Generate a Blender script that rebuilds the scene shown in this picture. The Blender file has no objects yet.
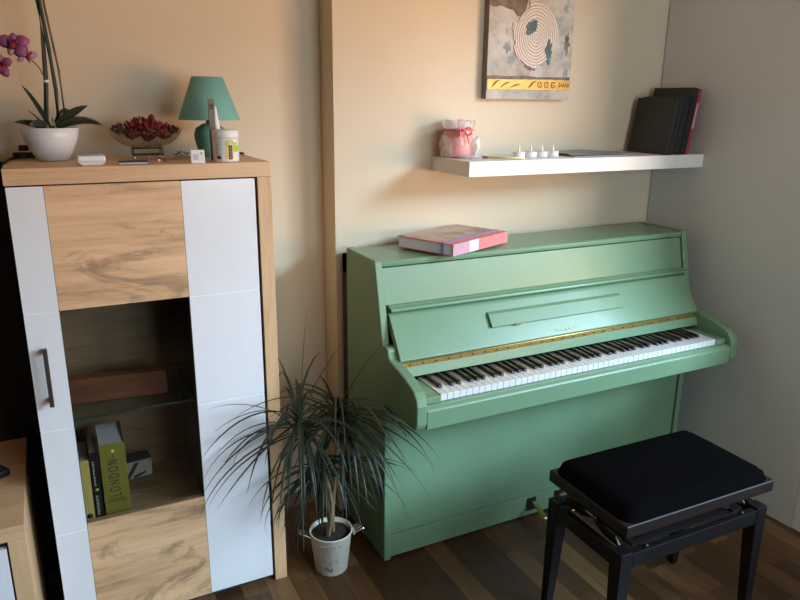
import bpy, bmesh, math, random
from mathutils import Vector, Matrix
random.seed(7)
sc = bpy.context.scene
COL = sc.collection
PI = math.pi
V = Vector

# ------------------------------------------------------------------ materials
def newmat(name):
    m = bpy.data.materials.new(name); m.use_nodes = True
    nt = m.node_tree; nt.nodes.clear()
    out = nt.nodes.new('ShaderNodeOutputMaterial')
    b = nt.nodes.new('ShaderNodeBsdfPrincipled')
    nt.links.new(b.outputs[0], out.inputs[0])
    return m, nt, b, out

def N(nt, t, **kw):
    n = nt.nodes.new(t)
    for k, v in kw.items():
        if k in n.inputs: n.inputs[k].default_value = v
        else: setattr(n, k, v)
    return n

def coords(nt, scale=(1, 1, 1), rot=(0, 0, 0), loc=(0, 0, 0)):
    tc = nt.nodes.new('ShaderNodeTexCoord'); mp = nt.nodes.new('ShaderNodeMapping')
    mp.inputs['Scale'].default_value = scale; mp.inputs['Rotation'].default_value = rot
    mp.inputs['Location'].default_value = loc
    nt.links.new(tc.outputs['Object'], mp.inputs['Vector'])
    return mp.outputs[0]

def ramp(nt, fac, stops):
    r = nt.nodes.new('ShaderNodeValToRGB')
    e = r.color_ramp.elements
    while len(e) < len(stops): e.new(0.5)
    for el, (p, c) in zip(e, stops):
        el.position = p; el.color = (*c, 1)
    nt.links.new(fac, r.inputs[0])
    return r.outputs[0]

def plain(name, col, rough=0.5, metal=0.0, var=0.06, nscale=25, bump=0.0, bscale=200, coat=0.0, sheen=0.0, spec=0.5):
    m, nt, b, out = newmat(name)
    v = coords(nt)
    n = N(nt, 'ShaderNodeTexNoise', Scale=nscale, Detail=4.0)
    nt.links.new(v, n.inputs['Vector'])
    lo = tuple(c * (1 - var) for c in col); hi = tuple(min(1, c * (1 + var)) for c in col)
    nt.links.new(ramp(nt, n.outputs[0], [(0.3, lo), (0.7, hi)]), b.inputs['Base Color'])
    b.inputs['Roughness'].default_value = rough; b.inputs['Metallic'].default_value = metal
    b.inputs['Coat Weight'].default_value = coat; b.inputs['Sheen Weight'].default_value = sheen
    b.inputs['Specular IOR Level'].default_value = spec
    if bump:
        n2 = N(nt, 'ShaderNodeTexNoise', Scale=bscale, Detail=3.0)
        nt.links.new(v, n2.inputs['Vector'])
        bp_ = N(nt, 'ShaderNodeBump', Strength=bump, Distance=0.002)
        nt.links.new(n2.outputs[0], bp_.inputs['Height']); nt.links.new(bp_.outputs[0], b.inputs['Normal'])
    return m

def wood(name, c1, c2, c3, axis='x', rough=0.5, fine=1.0, knots=0.0, off=(0, 0, 0)):
    m, nt, b, out = newmat(name)
    s = {'x': (1.6, 14, 14), 'y': (14, 1.6, 14), 'z': (14, 14, 1.6)}[axis]
    v = coords(nt, s, loc=off)
    n1 = N(nt, 'ShaderNodeTexNoise', Scale=1.1 * fine, Detail=6.0, Roughness=0.6, Distortion=0.6)
    nt.links.new(v, n1.inputs['Vector'])
    s2 = tuple(k * (4 if k > 5 else 2.5) for k in s)
    v2 = coords(nt, s2, loc=off)
    n2 = N(nt, 'ShaderNodeTexNoise', Scale=1.6 * fine, Detail=4.0, Roughness=0.7)
    nt.links.new(v2, n2.inputs['Vector'])
    mix = N(nt, 'ShaderNodeMix', data_type='FLOAT'); mix.inputs[0].default_value = 0.35
    nt.links.new(n1.outputs[0], mix.inputs[2]); nt.links.new(n2.outputs[0], mix.inputs[3])
    col = ramp(nt, mix.outputs[0], [(0.34, c3), (0.46, c2), (0.60, c1)])
    if knots:
        sk = {'x': (3.2, 8, 8), 'y': (8, 3.2, 8), 'z': (8, 8, 3.2)}[axis]
        vk = coords(nt, sk, loc=(off[0] + 0.4, off[1], off[2] + 0.3))
        nk = N(nt, 'ShaderNodeTexNoise', Scale=0.9, Detail=7.0, Roughness=0.65, Distortion=1.4)
        nt.links.new(vk, nk.inputs['Vector'])
        f = ramp(nt, nk.outputs[0], [(0.54, (0, 0, 0)), (0.68, (knots,) * 3)])
        mx = N(nt, 'ShaderNodeMix', data_type='RGBA')
        nt.links.new(f, mx.inputs[0]); nt.links.new(col, mx.inputs[6]); mx.inputs[7].default_value = (c3[0] * .36, c3[1] * .40, c3[2] * .48, 1)
        col = mx.outputs[2]
    nt.links.new(col, b.inputs['Base Color'])
    b.inputs['Roughness'].default_value = rough
    bp_ = N(nt, 'ShaderNodeBump', Strength=0.12, Distance=0.001)
    nt.links.new(n2.outputs[0], bp_.inputs['Height']); nt.links.new(bp_.outputs[0], b.inputs['Normal'])
    return m

def clear(name, tint=(0.9, 0.93, 0.93), rough=0.02, refl=1.0, milky=0.0, milk=(0.9, 0.9, 0.9)):
    m, nt, b, out = newmat(name); nt.nodes.remove(b)
    t = N(nt, 'ShaderNodeBsdfTransparent'); t.inputs[0].default_value = (*tint, 1)
    g = N(nt, 'ShaderNodeBsdfGlossy'); g.inputs['Roughness'].default_value = rough
    lw_ = N(nt, 'ShaderNodeLayerWeight', Blend=0.5)
    pw = N(nt, 'ShaderNodeMath', operation='POWER'); pw.inputs[1].default_value = 4.0
    nt.links.new(lw_.outputs['Facing'], pw.inputs[0])
    f = N(nt, 'ShaderNodeMath', operation='MULTIPLY_ADD'); f.inputs[1].default_value = 0.75; f.inputs[2].default_value = 0.045
    nt.links.new(pw.outputs[0], f.inputs[0])
    mx = nt.nodes.new('ShaderNodeMixShader')
    mul = N(nt, 'ShaderNodeMath', operation='MULTIPLY'); mul.inputs[1].default_value = refl
    nt.links.new(f.outputs[0], mul.inputs[0]); nt.links.new(mul.outputs[0], mx.inputs[0])
    nt.links.new(t.outputs[0], mx.inputs[1]); nt.links.new(g.outputs[0], mx.inputs[2])
    last = mx.outputs[0]
    if milky:
        d = N(nt, 'ShaderNodeBsdfDiffuse'); d.inputs[0].default_value = (*milk, 1)
        v = coords(nt); nz = N(nt, 'ShaderNodeTexNoise', Scale=30.0, Detail=3.0); nt.links.new(v, nz.inputs['Vector'])
        fc = ramp(nt, nz.outputs[0], [(0.35, (milky * 0.5,) * 3), (0.7, (min(1, milky * 1.5),) * 3)])
        m2 = nt.nodes.new('ShaderNodeMixShader'); nt.links.new(fc, m2.inputs[0])
        nt.links.new(last, m2.inputs[1]); nt.links.new(d.outputs[0], m2.inputs[2]); last = m2.outputs[0]
    nt.links.new(last, out.inputs[0])
    return m

M = {}
M['wall'] = plain('wall_paint', (0.66, 0.56, 0.41), 0.75, var=0.025, nscale=3, bump=0.12, bscale=260)
M['wall_right'] = plain('wall_paint_cool_lit', (0.63, 0.635, 0.605), 0.75, var=0.03, nscale=3, bump=0.12, bscale=260)  # wall paint again, greyer: shade and cool light worked into the colour
M['room'] = plain('room_paint', (0.08, 0.07, 0.062), 0.85, var=0.03, nscale=2)  # unseen walls, darkened to cut the light they bounce back
M['ceiling'] = plain('ceiling_paint', (0.70, 0.60, 0.48), 0.85, var=0.03, nscale=2)
M['dark_panel'] = wood('dark_panel_wood', (0.016, 0.015, 0.014), (0.011, 0.010, 0.010), (0.006, 0.006, 0.006), 'z', 0.7)
GREEN = (0.176, 0.308, 0.183)
M['green'] = plain('green_piano_paint', GREEN, 0.29, spec=0.47, var=0.03, nscale=8, bump=0.05, bscale=90)
M['green_dark'] = plain('green_piano_paint_block', (0.17, 0.30, 0.18), 0.35, var=0.03)
M['piano_back'] = plain('piano_back_wood', (0.035, 0.026, 0.020), 0.8, var=0.2)
M['ivory'] = plain('white_key_plastic', (0.74, 0.75, 0.76), 0.22, var=0.01)
M['ebony'] = plain('black_key', (0.006, 0.006, 0.007), 0.45, var=0.1)
M['gold'] = plain('brass_hinge', (0.90, 0.62, 0.22), 0.42, 1.0, var=0.12, nscale=60)
M['brass_dark'] = plain('brass_pedal', (0.60, 0.42, 0.17), 0.28, 1.0, var=0.15)
M['screw'] = plain('screw_steel', (0.10, 0.07, 0.04), 0.4, 0.8)
M['black'] = plain('black_plastic', (0.010, 0.010, 0.011), 0.45, var=0.1)
M['white_gloss'] = plain('white_gloss_lacquer', (0.87, 0.89, 0.92), 0.22, var=0.01)
M['white_shelf'] = plain('white_shelf_foil', (0.78, 0.76, 0.72), 0.4, var=0.01)
M['white_frame'] = plain('white_frame_paint', (0.82, 0.82, 0.82), 0.4, var=0.01)
M['oak'] = wood('wotan_oak', (0.874, 0.562, 0.320), (0.718, 0.444, 0.242), (0.437, 0.258, 0.133), 'x', 0.5, 1.0, 0.75)
M['oak_plain'] = wood('light_oak', (0.772, 0.507, 0.279), (0.686, 0.437, 0.237), (0.572, 0.343, 0.172), 'x', 0.5, 1.3)
M['oak_post'] = wood('light_oak_vertical', (0.772, 0.507, 0.279), (0.686, 0.437, 0.237), (0.572, 0.343, 0.172), 'z', 0.5, 1.3)
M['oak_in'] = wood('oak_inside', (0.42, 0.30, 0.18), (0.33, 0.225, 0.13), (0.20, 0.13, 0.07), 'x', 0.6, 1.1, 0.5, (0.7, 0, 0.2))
M['carcass'] = plain('anthracite_carcass', (0.03, 0.028, 0.026), 0.6)
M['redwood'] = wood('red_brown_board', (0.19, 0.075, 0.038), (0.135, 0.05, 0.027), (0.06, 0.025, 0.014), 'x', 0.45, 1.0)
M['baseboard'] = wood('baseboard_oak', (0.32, 0.21, 0.115), (0.27, 0.17, 0.09), (0.2, 0.12, 0.06), 'x', 0.5)
M['cab_glass'] = clear('cabinet_glass', (0.90, 0.90, 0.88), 0.02, 0.30)
M['shelf_glass'] = clear('shelf_glass', (0.80, 0.88, 0.85), 0.03, 0.6)
M['glass_edge'] = plain('glass_edge_green', (0.03, 0.055, 0.045), 0.2)
M['win_glass'] = clear('window_glass', (0.95, 0.97, 0.97), 0.01, 0.5)
M['bowl_glass'] = clear('bowl_glass', (0.86, 0.85, 0.83), 0.05, 0.9)
M['chrome'] = plain('brushed_steel', (0.42, 0.42, 0.44), 0.28, 1.0, var=0.05)
M['steel'] = plain('bright_steel', (0.72, 0.72, 0.72), 0.25, 1.0, var=0.05)
M['teal_shade'] = plain('teal_lampshade', (0.19, 0.44, 0.39), 0.8, var=0.04, nscale=40, bump=0.1, bscale=400)
M['teal_base'] = plain('teal_ceramic', (0.14, 0.37, 0.31), 0.45, var=0.08)
M['brown_metal'] = plain('brown_metal', (0.05, 0.04, 0.03), 0.5, 0.5)
M['pot_white'] = plain('grey_white_ceramic', (0.74, 0.77, 0.80), 0.25, var=0.02)
M['soil'] = plain('bark_soil', (0.030, 0.022, 0.016), 0.9, var=0.5, nscale=80, bump=1.0, bscale=150)
M['orchid_leaf'] = plain('orchid_leaf', (0.030, 0.040, 0.024), 0.4, var=0.3, nscale=12)
M['stem_green'] = plain('orchid_stem', (0.016, 0.030, 0.018), 0.5, var=0.3)
M['stem_brown'] = plain('orchid_brown_stem', (0.14, 0.085, 0.035), 0.6, var=0.3)
M['root'] = plain('orchid_root', (0.40, 0.36, 0.20), 0.6, var=0.2)
M['petal'] = plain('orchid_petal', (0.29, 0.075, 0.21), 0.5, var=0.3, nscale=30)
M['petal_pale'] = plain('orchid_petal_pale', (0.42, 0.22, 0.33), 0.5, var=0.25, nscale=30)
M['lip'] = plain('orchid_lip', (0.20, 0.012, 0.025), 0.45, var=0.3)
M['clip'] = plain('clip_white', (0.8, 0.78, 0.7), 0.4)
M['red_dry'] = plain('dried_red_petal', (0.24, 0.025, 0.018), 0.7, var=0.4, nscale=60)
M['maroon_dry'] = plain('dried_maroon_petal', (0.095, 0.016, 0.016), 0.75, var=0.4, nscale=60)
M['brown_dry'] = plain('dried_brown_petal', (0.085, 0.045, 0.03), 0.8, var=0.4, nscale=60)
M['white_plastic'] = plain('white_plastic', (0.82, 0.82, 0.81), 0.35, var=0.01)
M['grey_seam'] = plain('grey_seam', (0.35, 0.35, 0.35), 0.5)
M['navy'] = plain('navy_cover', (0.022, 0.026, 0.075), 0.5, var=0.15)
M['paper'] = plain('paper_edges', (0.50, 0.50, 0.52), 0.8, var=0.06, nscale=120)
M['paper_blue'] = plain('blue_grey_paper', (0.72, 0.78, 0.90), 0.7, var=0.03, nscale=60)
M['lime'] = plain('label_lime', (0.42, 0.62, 0.05), 0.5, var=0.2)
M['yellow_lab'] = plain('label_yellow', (0.75, 0.68, 0.22), 0.5, var=0.2)
M['maroon_lab'] = plain('label_maroon', (0.10, 0.022, 0.022), 0.5)
M['pinkish_lab'] = plain('label_ring', (0.62, 0.45, 0.40), 0.5)
M['ink'] = plain('ink', (0.03, 0.03, 0.035), 0.6)
M['ink_grey'] = plain('ink_grey', (0.30, 0.30, 0.32), 0.6)
M['stick'] = plain('grey_brown_card', (0.16, 0.13, 0.11), 0.6, var=0.15)
M['book_yellow'] = plain('yellow_cover', (0.55, 0.45, 0.12), 0.5)
M['book_olive'] = plain('olive_cover', (0.215, 0.195, 0.034), 0.45, var=0.08)
M['book_black'] = plain('black_cover', (0.012, 0.012, 0.013), 0.4, var=0.15)
M['book_black2'] = plain('charcoal_cover', (0.020, 0.021, 0.023), 0.38, var=0.15)
M['book_red'] = plain('red_spine', (0.34, 0.035, 0.045), 0.45, var=0.1)
M['grey_box'] = plain('light_grey_card', (0.50, 0.50, 0.50), 0.5)
M['darkgrey'] = plain('dark_grey_plastic', (0.055, 0.06, 0.065), 0.45, var=0.2)
M['mag'] = plain('glossy_magazine', (0.022, 0.022, 0.025), 0.2, var=0.5, nscale=15)
M['candle'] = plain('pink_candle', (0.84, 0.38, 0.33), 0.5, var=0.06)
M['ribbon'] = plain('pink_ribbon', (0.72, 0.16, 0.17), 0.35, var=0.1)
M['wrap'] = clear('clear_wrap', (0.97, 0.95, 0.95), 0.12, 0.7, 0.05, (0.9, 0.85, 0.86))
M['wrap_white'] = clear('crumpled_wrap', (0.96, 0.94, 0.95), 0.25, 0.4, 0.42, (0.95, 0.92, 0.95))
M['wax'] = plain('tealight_white', (0.82, 0.81, 0.78), 0.4)
M['flame'] = plain('tealight_flame', (0.85, 0.83, 0.78), 0.4)
M['pencil'] = plain('pale_yellow_wood', (0.78, 0.68, 0.36), 0.5)
M['tip'] = plain('brown_tip', (0.24, 0.10, 0.06), 0.5)
M['enamel'] = plain('cream_enamel', (0.76, 0.74, 0.64), 0.4, var=0.06, nscale=14)
M['print'] = plain('faded_print', (0.42, 0.42, 0.38), 0.5, var=0.15)
M['print_teal'] = plain('faded_teal_print', (0.18, 0.26, 0.24), 0.5, var=0.15)
M['bark'] = plain('cane_bark', (0.27, 0.185, 0.105), 0.8, var=0.3, nscale=60, bump=0.5)
M['drac'] = plain('dracaena_leaf', (0.014, 0.026, 0.014), 0.45, var=0.35, nscale=10)
M['drac2'] = plain('dracaena_leaf_light', (0.040, 0.070, 0.030), 0.42, var=0.3, nscale=10)
M['stool_wood'] = plain('black_brown_wood', (0.013, 0.008, 0.007), 0.5, var=0.2, nscale=30, spec=0.35)
M['stool_rail'] = plain('black_wood', (0.007, 0.007, 0.008), 0.42, var=0.2, nscale=30, spec=0.3)
M['velvet'] = plain('black_velvet', (0.0025, 0.0025, 0.003), 0.95, var=0.1, spec=0.03)
M['album_pink'] = plain('album_coral', (0.80, 0.24, 0.24), 0.4, var=0.05)
M['album_rose'] = plain('album_rose', (0.62, 0.36, 0.44), 0.4, var=0.06)
M['album_white'] = plain('album_white', (0.72, 0.72, 0.78), 0.4, var=0.04)
M['elastic'] = plain('blue_elastic', (0.22, 0.25, 0.50), 0.6)
M['canvas_side'] = plain('canvas_side_grey', (0.20, 0.185, 0.165), 0.8, var=0.15)

def art_mat():
    m, nt, b, out = newmat('abstract_painting')
    v = coords(nt)
    n = N(nt, 'ShaderNodeTexNoise', Scale=7.0, Detail=8.0, Roughness=0.65, Distortion=0.5); nt.links.new(v, n.inputs['Vector'])
    base = ramp(nt, n.outputs[0], [(0.32, (0.20, 0.17, 0.135)), (0.44, (0.40, 0.37, 0.32)), (0.56, (0.52, 0.49, 0.44)), (0.72, (0.62, 0.59, 0.54))])
    v2 = coords(nt, loc=(3.1, 0, 1.7)); n2 = N(nt, 'ShaderNodeTexNoise', Scale=14.0, Detail=4.0); nt.links.new(v2, n2.inputs['Vector'])
    f = ramp(nt, n2.outputs[0], [(0.58, (0, 0, 0)), (0.66, (0.7,) * 3)])
    mx = N(nt, 'ShaderNodeMix', data_type='RGBA'); nt.links.new(f, mx.inputs[0]); nt.links.new(base, mx.inputs[6])
    mx.inputs[7].default_value = (0.17, 0.28, 0.30, 1)
    nt.links.new(mx.outputs[2], b.inputs['Base Color']); b.inputs['Roughness'].default_value = 0.7
    bp_ = N(nt, 'ShaderNodeBump', Strength=0.6, Distance=0.004); nt.links.new(n.outputs[0], bp_.inputs['Height']); nt.links.new(bp_.outputs[0], b.inputs['Normal'])
    return m
M['art'] = art_mat()

def ring_mat():
    m, nt, b, out = newmat('cream_ring_relief')
    v = coords(nt, loc=(-0.015, 0, -0.220))
    vx = N(nt, 'ShaderNodeVectorMath', operation='MULTIPLY'); vx.inputs[1].default_value = (1, 0, 0.86)
    nt.links.new(v, vx.inputs[0])
    w = N(nt, 'ShaderNodeTexWave', wave_type='RINGS', rings_direction='Y', Scale=33.0, Distortion=2.2, Detail=2.0)
    w.inputs['Detail Scale'].default_value = 1.2
    nt.links.new(vx.outputs[0], w.inputs['Vector'])
    c = ramp(nt, w.outputs['Fac'], [(0.0, (0.36, 0.27, 0.21)), (0.22, (0.68, 0.57, 0.48)), (0.5, (0.78, 0.68, 0.60))])
    nt.links.new(c, b.inputs['Base Color']); b.inputs['Roughness'].default_value = 0.6
    bp_ = N(nt, 'ShaderNodeBump', Strength=0.7, Distance=0.004); nt.links.new(w.outputs['Fac'], bp_.inputs['Height']); nt.links.new(bp_.outputs[0], b.inputs['Normal'])
    return m
M['rings'] = ring_mat()
M['art_brown'] = plain('art_brown', (0.17, 0.125, 0.09), 0.7, var=0.5, nscale=30, bump=0.6, bscale=60)
M['art_teal'] = plain('art_teal', (0.09, 0.14, 0.145), 0.7, var=0.4, nscale=30)
M['art_teal_pale'] = plain('art_teal_pale', (0.30, 0.355, 0.35), 0.7, var=0.3, nscale=30)
M['art_gold'] = plain('gold_leaf', (0.50, 0.30, 0.07), 0.4, 0.35, var=0.15, nscale=40, bump=0.5, bscale=40)
M['art_gold_dark'] = plain('gold_leaf_dark', (0.24, 0.14, 0.035), 0.45, 0.6, var=0.3)

def album_cover():
    m, nt, b, out = newmat('album_photo_cover')
    v = coords(nt); n = N(nt, 'ShaderNodeTexNoise', Scale=16.0, Detail=6.0, Distortion=0.8); nt.links.new(v, n.inputs['Vector'])
    c = ramp(nt, n.outputs[0], [(0.35, (0.28, 0.10, 0.10)), (0.46, (0.42, 0.27, 0.22)), (0.55, (0.46, 0.36, 0.29)), (0.68, (0.55, 0.22, 0.20))])
    nt.links.new(c, b.inputs['Base Color']); b.inputs['Roughness'].default_value = 0.3
    return m
M['album_photo'] = album_cover()

def floor_mat():
    m, nt, b, out = newmat('walnut_strip_floor')
    v = coords(nt, rot=(0, 0, PI / 2))
    br = N(nt, 'ShaderNodeTexBrick', offset=0.37, offset_frequency=2, squash=1.0)
    br.inputs['Color1'].default_value = (0, 0, 0, 1); br.inputs['Color2'].default_value = (1, 1, 1, 1); br.inputs['Mortar'].default_value = (0, 0, 0, 1)
    br.inputs['Scale'].default_value = 1.0; br.inputs['Mortar Size'].default_value = 0.0008; br.inputs['Mortar Smooth'].default_value = 0.0
    br.inputs['Brick Width'].default_value = 0.47; br.inputs['Row Height'].default_value = 0.082; br.inputs['Bias'].default_value = 0.0
    nt.links.new(v, br.inputs['Vector'])
    v2 = coords(nt, (26, 2.2, 1)); g = N(nt, 'ShaderNodeTexNoise', Scale=1.0, Detail=6.0, Roughness=0.65, Distortion=0.8)
    # shift grain per strip so that it breaks at joints
    add = N(nt, 'ShaderNodeVectorMath', operation='MULTIPLY_ADD'); add.inputs[1].default_value = (9, 7, 3)
    nt.links.new(br.outputs['Color'], add.inputs[0]); nt.links.new(v2, add.inputs[2]); nt.links.new(add.outputs[0], g.inputs['Vector'])
    mix = N(nt, 'ShaderNodeMix', data_type='FLOAT'); mix.inputs[0].default_value = 0.5
    sep = N(nt, 'ShaderNodeSeparateColor'); nt.links.new(br.outputs['Color'], sep.inputs[0])
    nt.links.new(sep.outputs[0], mix.inputs[2]); nt.links.new(g.outputs[0], mix.inputs[3])
    c = ramp(nt, mix.outputs[0], [(0.15, (0.032, 0.015, 0.007)), (0.42, (0.075, 0.037, 0.015)), (0.62, (0.135, 0.070, 0.030)), (0.86, (0.26, 0.15, 0.068))])
    mm = N(nt, 'ShaderNodeMix', data_type='RGBA'); nt.links.new(br.outputs['Fac'], mm.inputs[0]); nt.links.new(c, mm.inputs[6]); mm.inputs[7].default_value = (0.02, 0.011, 0.006, 1)
    nt.links.new(mm.outputs[2], b.inputs['Base Color']); b.inputs['Roughness'].default_value = 0.45; b.inputs['Specular IOR Level'].default_value = 0.3
    bp_ = N(nt, 'ShaderNodeBump', Strength=0.08, Distance=0.001); nt.links.new(g.outputs[0], bp_.inputs['Height']); nt.links.new(bp_.outputs[0], b.inputs['Normal'])
    return m
M['floor'] = floor_mat()

# ------------------------------------------------------------------ mesh builder
class MB:
    def __init__(s): s.bm = bmesh.new(); s.mats = []; s.mi = 0
    def use(s, mat):
        m = M[mat]
        if m not in s.mats: s.mats.append(m)
        s.mi = s.mats.index(m); return s
    def _f(s, vs, smooth=False):
        try:
            f = s.bm.faces.new(vs); f.material_index = s.mi; f.smooth = smooth; return f
        except ValueError: return None
    def box(s, x0, x1, y0, y1, z0, z1, T=None):
        c = [(x0, y0, z0), (x1, y0, z0), (x1, y1, z0), (x0, y1, z0), (x0, y0, z1), (x1, y0, z1), (x1, y1, z1), (x0, y1, z1)]
        v = [s.bm.verts.new(T @ V(p) if T else p) for p in c]
        for q in ((3, 2, 1, 0), (4, 5, 6, 7), (0, 1, 5, 4), (1, 2, 6, 5), (2, 3, 7, 6), (3, 0, 4, 7)): s._f([v[i] for i in q])
        return s
    def frus(s, c0, h0, c1, h1):
        # tapered bar: rectangle half sizes h0 at c0, h1 at c1 (both horizontal)
        v = []
        for c, h in ((c0, h0), (c1, h1)):
            for sx, sy in ((-1, -1), (1, -1), (1, 1), (-1, 1)): v.append(s.bm.verts.new((c[0] + sx * h[0], c[1] + sy * h[1], c[2])))
        for q in ((3, 2, 1, 0), (4, 5, 6, 7), (0, 1, 5, 4), (1, 2, 6, 5), (2, 3, 7, 6), (3, 0, 4, 7)): s._f([v[i] for i in q])
        return s
    def loft(s, secs):
        # square sections (centre, half size) joined without inner faces
        R = []
        for c, h in secs: R.append([s.bm.verts.new((c[0] + sx * h, c[1] + sy * h, c[2])) for sx, sy in ((-1, -1), (1, -1), (1, 1), (-1, 1))])
        s._f(R[0][::-1]); s._f(R[-1])
        for A, B in zip(R, R[1:]):
            for k in range(4): s._f([A[k], A[(k + 1) % 4], B[(k + 1) % 4], B[k]])
        return s
    def prism(s, poly, axis, a0, a1, T=None):
        # poly: 2D points; axis 'x': (y,z), 'y': (x,z), 'z': (x,y)
        def mk(p, a):
            q = {'x': (a, p[0], p[1]), 'y': (p[0], a, p[1]), 'z': (p[0], p[1], a)}[axis]
            return s.bm.verts.new(T @ V(q) if T else q)
        A = [mk(p, a0) for p in poly]; B = [mk(p, a1) for p in poly]; n = len(poly)
        s._f(A[::-1]); s._f(B)
        for i in range(n): s._f([A[i], A[(i + 1) % n], B[(i + 1) % n], B[i]])
        return s
    def tube(s, pts, r, n=8, cap=True, flat=1.0):
        pts = [V(p) for p in pts]; rs = r if isinstance(r, (list, tuple)) else [r] * len(pts)
        rings = []; up = V((0, 0, 1))
        for i, p in enumerate(pts):
            d = (pts[min(i + 1, len(pts) - 1)] - pts[max(i - 1, 0)]).normalized()
            a = d.cross(up)
            if a.length < 1e-3: a = d.cross(V((1, 0, 0)))
            a.normalize(); b = a.cross(d).normalized()
            rings.append([s.bm.verts.new(p + rs[i] * (math.cos(2 * PI * k / n) * a + flat * math.sin(2 * PI * k / n) * b)) for k in range(n)])
        for i in range(len(rings) - 1):
            for k in range(n): s._f([rings[i][k], rings[i][(k + 1) % n], rings[i + 1][(k + 1) % n], rings[i + 1][k]], True)
        if cap: s._f(rings[0][::-1]); s._f(rings[-1])
        return s
    def lathe(s, prof, c, n=32, jit=0.0, jitz=0.0, sx=1.0, sy=1.0, lobes=None):
        rings = []
        for r, z in prof:
            if r < 1e-5: rings.append([s.bm.verts.new((c[0], c[1], c[2] + z))]); continue
            ring = []
            for k in range(n):
                a = 2 * PI * k / n; rr = r * (1 + random.uniform(-jit, jit))
                if lobes: rr *= 1 + lobes[1] * math.sin(lobes[0] * a)
                ring.append(s.bm.verts.new((c[0] + sx * rr * math.cos(a), c[1] + sy * rr * math.sin(a), c[2] + z + random.uniform(-jitz, jitz))))
            rings.append(ring)
        for A, B in zip(rings, rings[1:]):
            for k in range(n):
                a0, a1 = A[k % len(A)], A[(k + 1) % len(A)]; b0, b1 = B[k % len(B)], B[(k + 1) % len(B)]
                vs = []
                for q in (a0, a1, b1, b0):
                    if q not in vs: vs.append(q)
                if len(vs) > 2: s._f(vs, True)
        if len(rings[0]) > 1 and prof[0] != prof[-1]: s._f(rings[0][::-1])
        if len(rings[-1]) > 1 and prof[0] != prof[-1]: s._f(rings[-1])
        return s
    def sheet(s, rows, smooth=True):
        # rows: list of lists of points (grid)
        g = [[s.bm.verts.new(p) for p in r] for r in rows]
        for A, B in zip(g, g[1:]):
            for k in range(len(A) - 1): s._f([A[k], A[k + 1], B[k + 1], B[k]], smooth)
        return s
    def build(s, name, mat=None, parent=None, bevel=0.0, seg=2, world=True, solid=0.0, sub=0, kind=None, weld=False):
        bm = s.bm
        if weld: bmesh.ops.remove_doubles(bm, verts=bm.verts, dist=1e-5)
        bmesh.ops.recalc_face_normals(bm, faces=bm.faces)
        if parent is not None and world:
            root = parent
            while root.parent is not None: root = root.parent
            mw = Matrix.Translation(root.location) @ root.rotation_euler.to_matrix().to_4x4()
            bm.transform(mw.inverted())
        me = bpy.data.meshes.new(name); bm.to_mesh(me); bm.free()
        if s.mats:
            for m in s.mats: me.materials.append(m)
        elif mat: me.materials.append(M[mat] if isinstance(mat, str) else mat)
        o = bpy.data.objects.new(name, me); COL.objects.link(o)
        if parent is not None: o.parent = parent
        if solid:
            md = o.modifiers.new('Solidify', 'SOLIDIFY'); md.thickness = solid; md.offset = 0
        if sub:
            md = o.modifiers.new('Subdivision', 'SUBSURF'); md.levels = sub; md.render_levels = sub
        if bevel:
            md = o.modifiers.new('Bevel', 'BEVEL'); md.width = bevel; md.segments = seg; md.limit_method = 'ANGLE'; md.angle_limit = math.radians(35)
        if kind: o['kind'] = kind
        return o

def thing(name, label, cat, loc, rotz=0.0, group=None):
    o = bpy.data.objects.new(name, None); COL.objects.link(o)
    o.empty_display_size = 0.05; o.location = loc; o.rotation_euler = (0, 0, rotz)
    return tag(o, label, cat, group)
def tag(o, label, cat, group=None):
    o['label'] = label; o['category'] = cat
    if group: o['group'] = group
    return o
def box(name, mat, parent, x0, x1, y0, y1, z0, z1, bevel=0.0, world=True, seg=2):
    return MB().box(x0, x1, y0, y1, z0, z1).build(name, mat, parent, bevel, seg, world)
def struct(o): o['kind'] = 'structure'; return o

def text(name, s, size, mat, parent, loc, rot, ext=0.0004, sx=1.0):
    # flat lettering as a mesh; loc/rot in world
    cu = bpy.data.curves.new('t', 'FONT'); cu.body = s; cu.size = size; cu.extrude = ext; cu.align_x = 'CENTER'; cu.align_y = 'CENTER'
    tmp = bpy.data.objects.new('t', cu); COL.objects.link(tmp)
    dg = bpy.context.evaluated_depsgraph_get(); dg.update()
    me = bpy.data.meshes.new_from_object(tmp.evaluated_get(dg))
    bpy.data.objects.remove(tmp); bpy.data.curves.remove(cu)
    T = Matrix.Translation(loc) @ rot.to_4x4() @ Matrix.Diagonal((sx, 1, 1, 1))
    root = parent
    while root.parent is not None: root = root.parent
    mw = Matrix.Translation(root.location) @ root.rotation_euler.to_matrix().to_4x4()
    me.transform(mw.inverted() @ T); me.materials.clear(); me.materials.append(M[mat])
    me.name = name
    o = bpy.data.objects.new(name, me); COL.objects.link(o); o.parent = parent
    return o

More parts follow.
